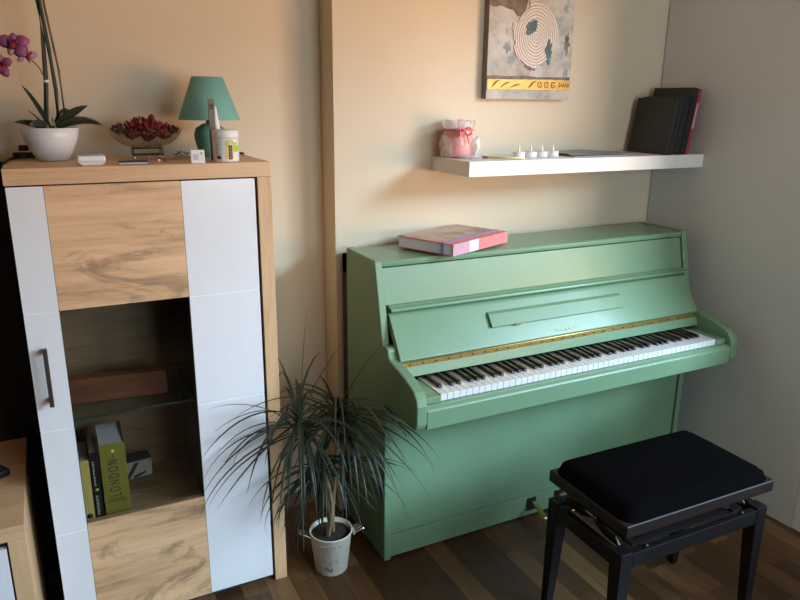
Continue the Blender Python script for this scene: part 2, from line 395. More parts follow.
# ------------------------------------------------------------------ room
WY = 0.045          # piano wall
AY = 0.163          # alcove wall behind the cabinet
PX = -0.022         # pier edge
CEIL = 2.55
struct(box('floor', 'floor', None, -2.6, 2.2, -3.7, 0.3, -0.05, 0.0))
struct(box('ceiling', 'ceiling', None, -2.6, 2.2, -3.7, 0.3, CEIL, CEIL + 0.05))
struct(box('wall_back', 'wall', None, PX, 1.60, WY, 0.30, 0.0, CEIL))
struct(box('wall_alcove', 'wall', None, -2.6, PX - 0.0005, AY, 0.30, 0.0, CEIL))
struct(box('baseboard_alcove', 'baseboard', None, -0.325, PX - 0.002, AY - 0.014, AY, 0.0, 0.055, 0.002))
struct(MB().prism([(1.474, WY - 0.005), (1.502, -0.82), (1.66, -0.82), (1.66, WY - 0.005)], 'z', 0.0, CEIL).build('wall_right', 'wall_right'))
struct(box('wall_left', 'room', None, -2.7, -2.6, -3.7, 0.3, 0.0, CEIL))
# right side beyond the wall end: glazed balcony door, then wall
DX0, DX1, DY0, DY1, DH = 1.503, 1.56, -0.8215, -3.60, 2.25
w = MB().box(1.50, 1.66, -3.7, DY1 - 0.001, 0, CEIL).box(1.50, 1.66, DY1 - 0.001, -0.8205, DH + 0.001, CEIL)
struct(w.build('wall_right_rear', 'room'))
door = struct(thing('door_1', 'white framed glazed balcony doors past the end of the right wall', 'door', (1.53, -1.4, 0)))
f = MB()
t = 0.045
f.box(DX0, DX1, DY1, DY0, 0, 0.05).box(DX0, DX1, DY1, DY0, DH - 0.08, DH)
f.box(DX0, DX1, DY0 - t, DY0, 0.05, DH - 0.08).box(DX0, DX1, DY1, DY1 + t, 0.05, DH - 0.08)
for y in (-1.75, -2.675): f.box(DX0, DX1, y - 0.025, y + 0.025, 0.05, DH - 0.08)
f.build('frame', 'white_frame', door, 0.003)
for y0, y1 in ((-1.725, DY0 - t), (-2.65, -1.775), (DY1 + t, -2.70)):
    box('pane', 'win_glass', door, 1.528, 1.536, y0, y1, 0.90, DH - 0.08)
    box('lower_panel', 'white_frame', door, 1.518, 1.546, y0, y1, 0.05, 0.90)  # solid height shaped to keep low warm light off the lower walls
# wall behind the viewer, with its window
WX0, WX1, WZ0, WZ1 = -0.1, 1.35, 0.95, 2.2
w = MB().box(-2.6, WX0, -3.85, -3.70, 0, CEIL).box(WX1, 1.66, -3.85, -3.70, 0, CEIL).box(WX0, WX1, -3.85, -3.70, 0, WZ0).box(WX0, WX1, -3.85, -3.70, WZ1, CEIL)
struct(w.build('wall_front', 'room'))
win = struct(thing('window_1', 'white framed window behind the viewer', 'window', (0.6, -3.75, WZ0)))
f = MB()
f.box(WX0, WX1, -3.78, -3.72, WZ0, WZ0 + .05).box(WX0, WX1, -3.78, -3.72, WZ1 - .05, WZ1)
for x in (WX0, (WX0 + WX1) / 2 - .025, WX1 - .05): f.box(x, x + .05, -3.78, -3.72, WZ0 + .05, WZ1 - .05)
f.build('frame', 'white_frame', win, 0.003)
box('pane', 'win_glass', win, WX0 + .05, WX1 - .05, -3.752, -3.746, WZ0 + .05, WZ1 - .05)
# dark panel on the wall left of the cabinet
o = MB().box(-2.59, -1.022, 0.125, AY - 0.0005, 0.0, 1.388).build('wall_panel', 'dark_panel', None, 0.002)
tag(o, 'tall black wall panel left of the cabinet behind the low bench', 'wall panel')

# ------------------------------------------------------------------ piano
W = 1.408; H = 1.074
piano = thing('upright_piano', 'mint green painted upright piano with open keyboard against the wall', 'piano', (W / 2, -0.16, 0))
def side(x0, x1):
    m = MB().prism([(0.0, 0.0), (-0.322, 0.0), (-0.320, 0.60), (-0.302, 0.80), (-0.240, H - .006), (-0.234, H), (0.0, H)], 'x', x0, x1)
    return m.build('side_panel', 'green', piano, 0.003)
side(0.0, 0.026); side(W - 0.026, W)
# lid between the side panels
MB().prism([(0.0, 1.050), (-0.237, 1.050), (-0.239, 1.062), (-0.233, 1.069), (0.0, 1.069)], 'x', 0.0265, W - 0.0265).build('lid', 'green', piano, 0.002)
# upper front panel (slanted)
MB().prism([(-0.236, 1.0465), (-0.2637, 0.9265), (-0.246, 0.9265), (-0.218, 1.0465)], 'x', 0.0275, W - 0.0300).build('upper_panel', 'green', piano, 0.0015)
# moulding
MB().prism([(-0.247, 0.904), (-0.276, 0.904), (-0.287, 0.907), (-0.290, 0.913), (-0.287, 0.918), (-0.274, 0.921), (-0.266, 0.926), (-0.247, 0.926)], 'x', 0.037, W - 0.010).build('moulding', 'green', piano, 0.001)
# folded fall (big sloping panel)
fall = MB().prism([(-0.262, 0.9025), (-0.277, 0.9020), (-0.286, 0.8985), (-0.291, 0.893), (-0.374, 0.770), (-0.372, 0.764), (-0.350, 0.764), (-0.262, 0.889)], 'x', 0.030, W - 0.036).build('fall_panel', 'green', piano, 0.002)
sl = lambda z: -0.374 + (z - 0.770) * (0.087 / 0.130)      # y on the sloping face
desk = MB().prism([(sl(0.868) - 0.014, 0.866), (sl(0.868) + .001, 0.871), (sl(0.830) + .001, 0.827), (sl(0.830) - 0.016, 0.827)], 'x', 0.394, 1.000).build('music_ledge', 'green', fall, 0.0015)
MB().box(0.490, 0.530, sl(.828) - .0185, sl(.828) - .012, 0.8255, 0.8285).build('latch', 'gold', desk)
# faint gold script mark
lg = MB(); pts = []
for i in range(60):
    u_ = i / 59; z = 0.784 + 0.005 * math.sin(u_ * 38) + 0.002 * math.sin(u_ * 9)
    pts.append((0.650 + 0.100 * u_ + 0.003 * math.cos(u_ * 38), sl(z) - 0.0008, z))
lg.tube(pts, 0.0006, 4).build('gold_script', 'gold', fall)
# brass hinge with screws
hinge = MB().prism([(-0.3735, 0.7635), (-0.3765, 0.7625), (-0.3735, 0.7455), (-0.3705, 0.7465)], 'x', 0.036, W - 0.037)
hinge.tube([(0.040, -0.3755, 0.7632), (W - 0.037, -0.3755, 0.7632)], 0.0022, 8)
hinge = hinge.build('hinge', 'gold', piano)
sm = MB().lathe([(0.0030, -0.0004), (0.0030, 0.0006), (0.0, 0.0010)], (0, 0, 0), 8)
sm.bm.transform(Matrix.Rotation(PI / 2, 4, 'X'))
s0 = sm.build('screw', 'screw', hinge, world=False)
for i in range(28):
    s = s0 if i == 0 else s0.copy()
    if i: COL.objects.link(s)
    s.location = V((0.062 + i * 0.0480, -0.3758, 0.7540)) - piano.location
# lower fall strip behind the keys
MB().prism([(-0.3735, 0.7452), (-0.3830, 0.7138), (-0.370, 0.7138), (-0.356, 0.7452)], 'x', 0.036, W - 0.036).build('fall_strip', 'green', piano, 0.001)
# arms
def arm(x0, x1, scroll):
    p = [(-0.303, 0.806), (-0.332, 0.806), (-0.340, 0.800), (-0.343, 0.786), (-0.352, 0.772), (-0.372, 0.766), (-0.420, 0.758), (-0.465, 0.748), (-0.500, 0.737), (-0.525, 0.725), (-0.540, 0.708), (-0.547, 0.685), (-0.547, 0.625), (-0.541, 0.610), (-0.530, 0.603), (-0.303, 0.603)]
    if not scroll: p = [(-0.303, 0.772), (-0.345, 0.771)] + p[5:]
    return MB().prism(p, 'x', x0, x1).build('arm', 'green', piano, 0.007, 3)
arm(-0.001, 0.035, True); arm(W - 0.035, W + 0.001, False)
box('key_bed', 'green', piano, 0.0355, W - 0.0355, -0.530, -0.325, 0.604, 0.676, 0.002)
# key slip
MB().prism([(-0.5305, 0.605), (-0.545, 0.605), (-0.546, 0.664), (-0.542, 0.669), (-0.5305, 0.6755)], 'x', 0.0355, W - 0.0355).build('key_slip', 'green', piano, 0.0015)
KX = 0.098; KR = KX + 1.222
for x0, x1 in ((0.036, KX - 0.001), (KR + 0.001, W - 0.036)):
    box('key_block', 'green_dark', piano, x0, x1, -0.519, -0.37, 0.6765, 0.697, 0.0015)
# keys
pw = 1.222 / 52
wk = MB().box(-pw / 2 + 0.0006, pw / 2 - 0.0006, -0.516, -0.362, 0.6775, 0.700).build('white_key', 'ivory', piano, 0.0012, 2, world=False)
bk = MB().prism([(-0.474, 0.7005), (-0.471, 0.7085), (-0.465, 0.7115), (-0.365, 0.7130), (-0.365, 0.7005)], 'x', -0.0060, 0.0060).build('black_key', 'ebony', piano, 0.0014, 2, world=False)
base = -piano.location
first = True
for i in range(52):
    k = wk if i == 0 else wk.copy()
    if i: COL.objects.link(k)
    k.location = base + V((KX + pw * (i + 0.5), 0, 0))
for i in range(51):
    if i % 7 in (0, 2, 3, 5, 6):
        k = bk if first else bk.copy()
        if not first: COL.objects.link(k)
        first = False
        sh = {0: 0.001, 2: -0.002, 3: 0.002, 5: -0.002, 6: 0.0}[i % 7]
        k.location = base + V((KX + pw * (i + 1) + sh, 0, 0))
# lower panel, kick board
box('lower_panel', 'green', piano, 0.0275, W - 0.033, -0.315, -0.297, 0.098, 0.602, 0.0015)
box('kick_board', 'green', piano, 0.0265, W - 0.0265, -0.317, -0.297, 0.008, 0.0955, 0.0015)
bf = MB()
for x in (0.001, 0.36, 0.70, 1.04, 1.36): bf.box(x, x + 0.05, 0.001, 0.040, 0.0, 1.045)
bf.box(0.001, W - 0.01, 0.001, 0.040, 0.98, 1.045).box(0.012, W - 0.01, 0.001, 0.040, 0.0, 0.09)
bf.box(0.03, W - 0.03, -0.02, 0.0005, 0.01, 1.045)
bf.build('back_frame', 'piano_back', piano)
# pedals through dark slots in the kick board
for px in (0.640, 0.775):
    box('pedal_slot', 'black', piano, px - 0.022, px + 0.022, -0.3195, -0.3165, 0.028, 0.082)
    MB().tube([(px, -0.318, 0.066), (px, -0.335, 0.070), (px, -0.355, 0.066), (px, -0.385, 0.050), (px, -0.405, 0.043), (px, -0.415, 0.042)],
              [0.008, 0.008, 0.009, 0.013, 0.015, 0.010], 12, True, 0.5).build('pedal', 'brass_dark', piano)

# ------------------------------------------------------------------ album on the piano
AT = 1.0755
album = thing('photo_album', 'coral pink boxed photo album lying at an angle on the piano lid', 'album', (0.262, -0.290, AT), math.atan2(0.135, 0.313))
def L(o): return o
# local: x along spine side (0..0.34), y along page side (0..0.24)
box('page_block', 'paper_blue', album, 0.003, 0.335, 0.006, 0.237, 0.002, 0.036, 0.0015, world=False)
box('front_cover', 'album_pink', album, 0.0, 0.340, 0.002, 0.242, 0.0362, 0.040, 0.001, world=False)
box('cover_picture', 'album_photo', album, 0.004, 0.336, 0.052, 0.238, 0.0402, 0.0408, 0.0, world=False)
box('back_cover', 'album_pink', album, 0.0, 0.340, 0.002, 0.242, 0.0, 0.0018, 0.0, world=False)
sp = MB(); 
sp.use('album_rose').box(0.0, 0.095, -0.002, 0.0055, 0.0, 0.040)
sp.use('album_white').box(0.095, 0.150, -0.002, 0.0055, 0.0, 0.040)
sp.use('album_pink').box(0.150, 0.340, -0.002, 0.0055, 0.0, 0.040)
sp.build('spine', None, album, 0.0, world=False)
box('elastic_band', 'elastic', album, -0.0015, 0.3415, 0.040, 0.048, -0.0004, 0.0416, 0.0, world=False)

# ------------------------------------------------------------------ wall shelf and things on it
SX0, SX1, SY0, SZ0, SZ1 = 0.362, 1.4815, -0.215, 1.325, 1.3765
o = MB().prism([(SX0, SY0), (1.4815, SY0), (1.4735, WY - .0005), (SX0, WY - .0005)], 'z', SZ0, SZ1).build('floating_shelf', 'white_shelf', None, 0.001)
tag(o, 'long white floating shelf on the wall above the piano', 'shelf')
Z = SZ1 + 0.0003
# wrapped candle
c = (0.427, -0.028, Z)
cd = thing('wrapped_candle', 'pink candle wrapped in clear film with a pink ribbon, left on the shelf', 'candle', c)
MB().lathe([(0.0, 0.004), (0.050, 0.004), (0.052, 0.008), (0.052, 0.096), (0.049, 0.100), (0.0, 0.100)], c, 40).build('candle', 'candle', cd)
MB().lathe([(0.053, 0.0005), (0.057, 0.003), (0.0545, 0.05), (0.0535, 0.088), (0.0525, 0.100), (0.056, 0.112), (0.060, 0.124), (0.058, 0.130)], c, 36, 0.03, 0.0015).build('wrapper', 'wrap', cd, weld=False)
fr = MB()
for a0, a1, r0, r1, z0, z1 in ((2.5, 3.9, 0.0585, 0.066, 0.002, 0.082), (5.2, 6.7, 0.060, 0.082, 0.001, 0.078)):
    rows = []
    for i in range(7):
        u_ = i / 6; rr = r0 + (r1 - r0) * math.sin(PI * u_ * 0.8)
        rows.append([(c[0] + (rr + .0022 * math.sin(2 * k + 1.5 * i)) * math.cos(a0 + (a1 - a0) * k / 6), c[1] + (rr + .0022 * math.sin(2 * k + 1.5 * i)) * math.sin(a0 + (a1 - a0) * k / 6), Z + z0 + (z1 - z0) * u_ * (1 - .25 * abs(k / 3 - 1))) for k in range(7)])
    fr.sheet(rows)
rows = []
for i in range(5):
    rows.append([(c[0] + (0.054 + .012 * i) * math.cos(4.3 + 1.5 * k / 8), c[1] + (0.054 + .010 * i) * math.sin(4.3 + 1.5 * k / 8), Z + 0.008 * (1 - i / 4) + 0.0035 * math.sin(3 * k + 2 * i) + .004) for k in range(9)])
fr.sheet(rows)
for k in range(26):
    a = 2 * PI * k / 26; a2 = a + 0.3
    z0 = Z + 0.100; h = random.uniform(0.022, 0.036)
    fr.sheet([[(c[0] + .050 * math.cos(q), c[1] + .050 * math.sin(q), z0) for q in (a, (a + a2) / 2, a2)],
              [(c[0] + random.uniform(.052, .062) * math.cos(q), c[1] + random.uniform(.052, .062) * math.sin(q), z0 + h + random.uniform(-.005, .005)) for q in (a, (a + a2) / 2, a2)]])
fr.build('film_frill', 'wrap_white', cd)
rb = MB()
ring = [(c[0] + 0.0555 * math.cos(2 * PI * k / 32), c[1] + 0.0555 * math.sin(2 * PI * k / 32), Z + 0.099) for k in range(33)]
rb.tube(ring, 0.0028, 6)
fx, fy = c[0] - 0.012, c[1] - 0.059
def loop(sx):
    return [(fx + sx * (0.006 + 0.022 * math.sin(PI * i / 10)) - sx * .004, fy - 0.004 - 0.008 * math.sin(PI * i / 10), Z + 0.099 - 0.010 * i / 10 + 0.010 * math.sin(2 * PI * i / 10)) for i in range(11)]
rb.tube(loop(-1), 0.0022, 6, True, 1.8).tube(loop(1), 0.0022, 6, True, 1.8)
rb.tube([(fx, fy, Z + .099), (fx - .012, fy - .005, Z + .090), (fx - .028, fy - .003, Z + .074)], [.003, .0032, .002], 6)
rb.tube([(fx, fy, Z + .099), (fx + .012, fy - .004, Z + .080), (fx + .020, fy - .002, Z + .052)], [.003, .003, .002], 6)
rb.lathe([(0, -.007), (.006, -.004), (.0065, .003), (0, .007)], (fx, fy - .002, Z + .098), 10)
rb.build('ribbon', 'ribbon', cd)
# pale yellow stick
p0, p1 = V((0.505, -0.112, Z + .0042)), V((0.600, -0.199, Z + .0042))
st = thing('wooden_stick', 'pale yellow pencil-like stick lying on the shelf beside the wrapped candle', 'stick', (p0.x, p0.y, Z))
MB().tube([p0, p1], 0.004, 6).build('shaft', 'pencil', st)
d = (p0 - p1).normalized()
MB().tube([p0 + d * .0005, p0 + d * .016, p0 + d * .026], [.0040, .0045, .0025], 8).build('tip', 'tip', st)
# tea lights
tpos = [(0.646, -0.102), (0.701, -0.100), (0.752, -0.100), (0.805, -0.098)]
tlab = ['white LED tea light nearest the yellow stick, first of the row of four', 'second white LED tea light along the row of four on the shelf', 'third white LED tea light along the row of four on the shelf', 'white LED tea light beside the magazines, last of the row of four']
tb = MB().lathe([(0, 0), (.0210, 0), (.0215, .002), (.0215, .018), (.0195, .0195), (.006, .0185), (0, .0185)], (0, 0, 0), 28)
tl = thing('tea_light', tlab[0], 'tea light', (*tpos[0], Z), 0, 'tea lights on the shelf')
tbo = tb.build('cup', 'wax', tl, world=False)
tf = MB().lathe([(.0042, 0.0186), (.0045, .024), (.0030, .035), (.0012, .043), (0, .044)], (0, 0, 0), 12).build('flame_tip', 'flame', tl, world=False)
for q, lb in zip(tpos[1:], tlab[1:]):
    r = tl.copy(); COL.objects.link(r); r.location = (*q, Z); r['label'] = lb
    for ch in (tbo, tf):
        cc = ch.copy(); COL.objects.link(cc); cc.parent = r
# magazines lying flat
mg = [(0.985, -0.075, 0.0, 0.235, 0.165, 0.004, 0.10, 'broad dark glossy magazine lying flat on the shelf, bottom of the pile'),
      (1.005, -0.060, 0.0045, 0.215, 0.150, 0.003, -0.06, 'dark glossy magazine in the middle of the flat pile on the shelf'),
      (0.960, -0.045, 0.008, 0.195, 0.140, 0.003, 0.20, 'thin dark magazine on top of the flat pile on the shelf')]
for x, y, dz, a, b_, h, rz, lb in mg:
    m_ = thing('magazine', lb, 'magazine', (x, y, Z + dz), rz, 'magazines lying on the shelf')
    box('cover', 'mag', m_, -a / 2 - .03, a / 2 + .03, -b_ / 2, b_ / 2, h * .7, h, world=False)
    box('pages', 'paper', m_, -a / 2 - .028, a / 2 + .028, -b_ / 2 + .002, b_ / 2 - .002, 0.0004, h * .7, world=False)
# leaning books
def shelf_book(x, th, h, dep, lean, mats, lb):
    t_ = thing('book', lb, 'book', (x, SY0 + .022, Z), 0, 'dark books leaning at the right end of the shelf')
    T = Matrix.Translation((0, 0, (.046 if h > .25 else th) * math.sin(lean) + .0002)) @ Matrix.Rotation(lean, 4, 'Y')
    cov, spm = mats
    mb = MB(); mb.use(cov).box(0.0, .0025, 0.004, dep, 0, h, T).box(th - .0025, th, 0.004, dep, 0, h, T)
    mb.build('cover', None, t_, 0.0, world=False)
    MB().box(.0026, th - .0026, 0.006, dep - .004, .003, h - .004, T).build('page_block', 'paper', t_, world=False)
    MB().box(0.0, th, -.0015, 0.0039, 0, h, T).build('spine', spm, t_, 0.0008, world=False)
    return t_
lean = 0.150
B = [(1.290, .0165, .218, .205, ('book_black', 'book_black2'), 'black book with its plain front cover showing, leaning leftmost on the shelf'),
     (1.3105, .0175, .222, .200, ('book_black', 'book_black2'), 'slim charcoal book leaning second from left among the shelf books'),
     (1.3330, .0300, .222, .200, ('book_black', 'book_black'), 'thicker black book leaning just left of the tallest red-spined book'),
     (1.3690, .0340, .254, .205, ('book_black', 'book_black'), None)]
for (x, th, h, dep, mm, lb) in B[:3]:
    bk_ = shelf_book(x, th, h, dep, lean, mm, lb)
bk_ = shelf_book(1.3690, .0300, .254, .205, lean, ('book_black', 'book_black'), 'tall black book with red back board leaning rightmost on the shelf')
bk_.name = 'book'
T = Matrix.Translation((0, 0, .046 * math.sin(lean) + .0002)) @ Matrix.Rotation(lean, 4, 'Y')
MB().box(.0302, .0460, -.0015, .205, 0, .254, T).build('red_board', 'book_red', bk_, 0.0008, world=False)
MB().box(.034, .041, -.0021, -.0016, .10, .20, T).build('title_strip', 'pinkish_lab', bk_, world=False)

# ------------------------------------------------------------------ painting
pa = thing('canvas_picture', 'abstract canvas with cream tree-ring disc and gold strip on the wall above the shelf', 'painting', (0.76, 0.03, 1.585))
cx0, cx1, cz0, cz1 = 0.567, 0.953, 1.583, 2.17
mb = MB(); mb.use('canvas_side').box(cx0, cx1, 0.0142, WY - .0005, cz0, cz1).build('stretcher', None, pa)
box('painted_face', 'art', pa, cx0, cx1, 0.0125, 0.0140, cz0, cz1)
def blob(cx, cz, rx, rz, n, jit, y0, y1, fn=None):
    poly = []
    for k in range(n):
        a = 2 * PI * k / n; q = 1 + random.uniform(-jit, jit)
        if fn: q *= fn(a)
        poly.append((cx + rx * q * math.cos(a), cz + rz * q * math.sin(a)))
    return poly, y0, y1
mb = MB()
MB().prism([(0.567, 1.975), (0.567, 1.905), (0.585, 1.898), (0.615, 1.905), (0.640, 1.898), (0.668, 1.893), (0.690, 1.872), (0.715, 1.880), (0.728, 1.905), (0.735, 1.935), (0.728, 1.950), (0.690, 1.944), (0.650, 1.952), (0.620, 1.946), (0.600, 1.962)], 'y', 0.0118, 0.0126).build('brown_patch', 'art_brown', pa)
p_, a_, b_ = blob(0.765, 1.700, 0.030, 0.012, 26, 0.35, 0.0119, 0.0126); MB().prism(p_, 'y', a_, b_).build('brown_patch', 'art_brown', pa)
p_, a_, b_ = blob(0.925, 1.79, 0.012, 0.035, 26, 0.4, 0.0119, 0.0126); MB().prism(p_, 'y', a_, b_).build('brown_patch', 'art_brown', pa)
MB().prism([(0.82, 2.02), (0.90, 2.03), (0.945, 2.09), (0.90, 2.12), (0.84, 2.10)], 'y', 0.0118, 0.0126).build('brown_patch', 'art_brown', pa)
MB().prism([(0.567, 1.664), (0.60, 1.667), (0.66, 1.664), (0.72, 1.669), (0.80, 1.664), (0.951, 1.667), (0.951, 1.656), (0.567, 1.652)], 'y', 0.0118, 0.0126).build('brown_patch', 'art_brown', pa)
mb = MB()
for x, z, rx, rz in ((0.650, 1.765, .022, .030), (0.672, 1.720, .024, .028), (0.815, 1.716, .022, .020), (0.905, 1.775, .02, .032), (0.93, 1.690, .022, .032), (0.595, 1.690, .024, .024), (0.70, 1.607, .03, .01), (0.885, 1.865, .022, .034), (0.648, 1.82, .014, .02), (0.91, 1.91, .02, .025)):
    p_, a_, b_ = blob(x, z, rx * .62, rz * .62, 26, 0.45, 0.0121, 0.0126); MB().prism(p_, 'y', a_, b_).build('teal_patch', 'art_teal_pale', pa)
random.seed(21)
def ragged(a):
    q = 0.985 + .035 * math.sin(3 * a + 1.2) + .03 * math.sin(7 * a)
    if 1.9 < a < 2.75: q = 0.82            # bite at upper left
    if -0.01 < a < 0.9: q = 1.0
    return q
p_, _, _ = blob(0.773, 1.815, 0.106, 0.116, 110, 0.035, 0, 0, ragged)
MB().prism(p_, 'y', 0.0085, 0.0125).build('ring_disc', 'rings', pa, 0.0006)
mb = MB()
p_, _, _ = blob(0.752, 1.838, 0.030, 0.020, 20, 0.2, 0, 0)
T = Matrix.Translation((0.752, 0, 1.838)) @ Matrix.Rotation(-0.7, 4, 'Y') @ Matrix.Translation((-0.752, 0, -1.838))
mb.prism(p_, 'y', 0.0078, 0.0086, T)
p_, _, _ = blob(0.838, 1.755, 0.015, 0.042, 24, 0.3, 0, 0); mb.prism(p_, 'y', 0.0078, 0.0086)
mb.build('teal_accent', 'art_teal', pa)
g = MB().prism([(0.568, 1.6155), (0.70, 1.617), (0.80, 1.6155), (0.952, 1.617), (0.952, 1.655), (0.86, 1.657), (0.72, 1.654), (0.568, 1.6525)], 'y', 0.0090, 0.0125).build('gold_strip', 'art_gold', pa, 0.0006)
mb = MB()
for x in (0.806, 0.838, 0.870):
    mb.tube([(x + .0095 * math.cos(a), 0.0088, 1.636 + .0100 * math.sin(a)) for a in [0.5 + 5.6 * k / 16 for k in range(17)]], 0.0020, 6).tube([(x - .002, .0088, 1.634), (x + .003, .0088, 1.637)], .0022, 6)
for x0, x1, h in ((0.588, 0.622, .024), (0.628, 0.668, .018), (0.672, 0.715, .012), (0.755, 0.790, .024)):
    mb.tube([(x0 + (x1 - x0) * k / 8, 0.0088, 1.624 + h * math.sin(PI * .55 * k / 8)) for k in range(9)], [.0012 + .002 * math.sin(PI * k / 8) for k in range(9)], 6)
for k in range(6):
    x = 0.898 + .009 * k; mb.tube([(x, .0088, 1.628 + .004 * (k % 2)), (x + .005, .0088, 1.640), (x + .002, .0088, 1.648 - .004 * (k % 2))], .0018, 6)
mb.build('embossed_marks', 'art_gold_dark', g)

# ------------------------------------------------------------------ cabinet
CX0, CX1, CF, CB, CT = -1.011, -0.334, -0.250, 0.112, 1.399
cab = thing('display_cabinet', 'tall oak and white gloss display cabinet with glass door front', 'cabinet', ((CX0 + CX1) / 2, -0.07, 0))
box('top_board', 'oak_plain', cab, CX0, CX1, CF, CB, 1.3575, CT, 0.001)
box('side_post', 'oak_post', cab, -0.3745, CX1, CF, CB, 0.0, 1.357, 0.001)
mb = MB()
mb.box(-1.006, -0.985, -0.226, CB, 0.0, 1.357).box(-0.396, -0.3755, -0.226, CB, 0.0, 1.357)
mb.box(-0.985, -0.396, -0.226, CB, 0.0, 0.05).box(-0.985, -0.396, -0.226, CB, 1.335, 1.357).box(-0.985, -0.396, 0.085, CB, 0.05, 0.33)
mb.build('carcass', 'carcass', cab)
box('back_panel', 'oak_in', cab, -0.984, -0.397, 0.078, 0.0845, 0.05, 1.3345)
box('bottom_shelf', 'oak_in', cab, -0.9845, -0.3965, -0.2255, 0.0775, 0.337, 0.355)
gs = box('glass_shelf', 'shelf_glass', cab, -0.9845, -0.3965, -0.200, 0.0775, 0.685, 0.6915)
box('glass_edge', 'glass_edge', gs, -0.9845, -0.3965, -0.2025, -0.2002, 0.685, 0.6915)
# dark sheet standing in for the shade inside the cabinet's right
box('shade_sheet', 'carcass', cab, -0.5855, -0.575, -0.222, 0.0770, 0.3555, 0.684)
# door with its panels
dr = MB(); dr.use('carcass')
dr.box(-1.0075, -0.9225, -0.249, -0.229, 0.025, 1.3545).box(-0.590, -0.384, -0.249, -0.229, 0.025, 1.3545)
dr.use('oak_in').box(-0.9225, -0.590, -0.249, -0.229, 0.025, 0.380).box(-0.9225, -0.590, -0.249, -0.229, 1.026, 1.3545)
door_ = dr.build('door', None, cab)
gz = [0.0255, 0.3640, 0.6900, 1.0260, 1.3540]
for xa, xb in ((-1.0080, -0.9245), (-0.5875, -0.3835)):
    mb = MB()
    for z0, z1 in zip(gz, gz[1:]): mb.box(xa, xb, CF - .0025, CF + .0008, z0 + .0022, z1 - .0022)
    mb.box(xa + .0005, xb - .0005, CF - .0006, CF + .0008, 0.0258, 1.3538)
    mb.build('white_panel', 'white_gloss', door_, 0.0)
box('oak_panel', 'oak', door_, -0.9235, -0.5885, CF - .0022, CF + .0008, 1.0262, 1.3540, 0.0006)
box('oak_panel', 'oak', door_, -0.9235, -0.5885, CF - .0022, CF + .0008, 0.0255, 0.3798, 0.0006)
box('glass_pane', 'cab_glass', door_, -0.9224, -0.5901, -0.2455, -0.2415, 0.3802, 1.0258)
hd = MB()
hd.box(-0.9755, -0.9640, -0.2830, -0.2740, 0.770, 0.937).box(-0.9755, -0.9640, -0.2740, -0.2526, 0.778, 0.790).box(-0.9755, -0.9640, -0.2740, -0.2526, 0.917, 0.929)
hd.build('handle', 'chrome', door_, 0.001)
# contents: board on the glass shelf
bd = MB()
T = Matrix.Translation((-0.790, -0.085, 0.6918)) @ Matrix.Rotation(-0.12, 4, 'Z')
bd.box(-0.165, 0.140, -0.022, 0.022, 0.0, 0.075, T)
bd.box(-0.165, 0.140, -0.024, -0.0225, 0.030, 0.036, T)
o = bd.build('wooden_board', 'redwood', None, 0.003)
tag(o, 'red-brown wooden block lying on the glass shelf inside the cabinet', 'board')
def std_book(x0, x1, yf, h, dep, cov, lb, lean=0.0):
    t_ = thing('book', lb, 'book', (x0, yf, 0.3553), 0, 'books standing inside the cabinet')
    w_ = x1 - x0; T = Matrix.Rotation(lean, 4, 'Y')
    MB().box(0, .002, .003, dep, 0, h, T).box(w_ - .002, w_, .003, dep, 0, h, T).build('cover', cov, t_, 0.0, world=False)
    MB().box(.0021, w_ - .0021, .004, dep - .004, .002, h - .003, T).build('page_block', 'paper', t_, world=False)
    MB().box(0, w_, -.001, .0029, 0, h, T).build('spine', cov, t_, 0.0008, world=False)
    return t_
b1 = std_book(-0.9360, -0.8995, -0.197, 0.198, 0.140, 'book_yellow', 'yellow book standing beside a thin black book in the cabinet, leftmost of three')
mb = MB(); mb.lathe([(0, 0), (.0085, 0), (.0085, .0006), (0, .0006)], (0, 0, 0), 20); mb.bm.transform(Matrix.Translation((-0.9130, -0.1978, 0.372)) @ Matrix.Rotation(PI / 2, 4, 'X'))
mb.build('round_mark', 'ink', b1)
mb = MB()
for k in range(14): mb.box(-0.9150, -0.9125, -0.1984, -0.1979, 0.395 + k * .0048, 0.3983 + k * .0048)
mb.build('spine_lettering', 'ink_grey', b1)
b2 = std_book(-0.8975, -0.8740, -0.194, 0.217, 0.140, 'book_black', 'thin black book with white spine lettering between yellow and olive books')
mb = MB(); random.seed(4)
for k in range(24):
    if k in (9, 10, 11, 12): continue
    hgt = .0060; x_ = -0.8905
    z = 0.3680 + k * .0075; w_ = random.uniform(.006, .009) if k < 9 else random.uniform(.003, .006)
    mb.box(x_, x_ + w_ * .8, -0.1954, -0.1949, z, z + .0018).box(x_, x_ + .0016, -0.1954, -0.1949, z, z + hgt * .8)
    if random.random() < .6: mb.box(x_ + w_ * .6, x_ + w_ * .8, -0.1954, -0.1949, z, z + hgt * .8)
mb.build('spine_lettering', 'white_plastic', b2)
mb = MB(); mb.lathe([(0, 0), (.005, 0), (.005, .0006), (0, .0006)], (0, 0, 0), 14); mb.bm.transform(Matrix.Translation((-0.8857, -0.1949, 0.451)) @ Matrix.Rotation(PI / 2, 4, 'X'))
mb.build('green_dot', 'lime', b2)
b3 = std_book(-0.8690, -0.7975, -0.199, 0.235, 0.165, 'book_olive', 'thick olive green book titled LONDON standing in the cabinet')
R_sp = Matrix(((0, -1, 0), (0, 0, -1), (1, 0, 0))).to_3x3()       # text facing -Y reading upwards
text('title', 'L O N D O N', 0.042, 'ink', b3, (-0.8340, -0.2003, 0.4800), R_sp, sx=0.50)
mb = MB()
for row, (z, n_, hh) in enumerate(((0.4100, 8, .004), (0.4010, 9, .006))):
    for k in range(n_):
        x = -0.8580 + k * .0058; mb.box(x, x + .0022, -0.2006, -0.2001, z, z + hh); mb.box(x, x + .0042, -0.2006, -0.2001, z + hh * .6, z + hh * .85)
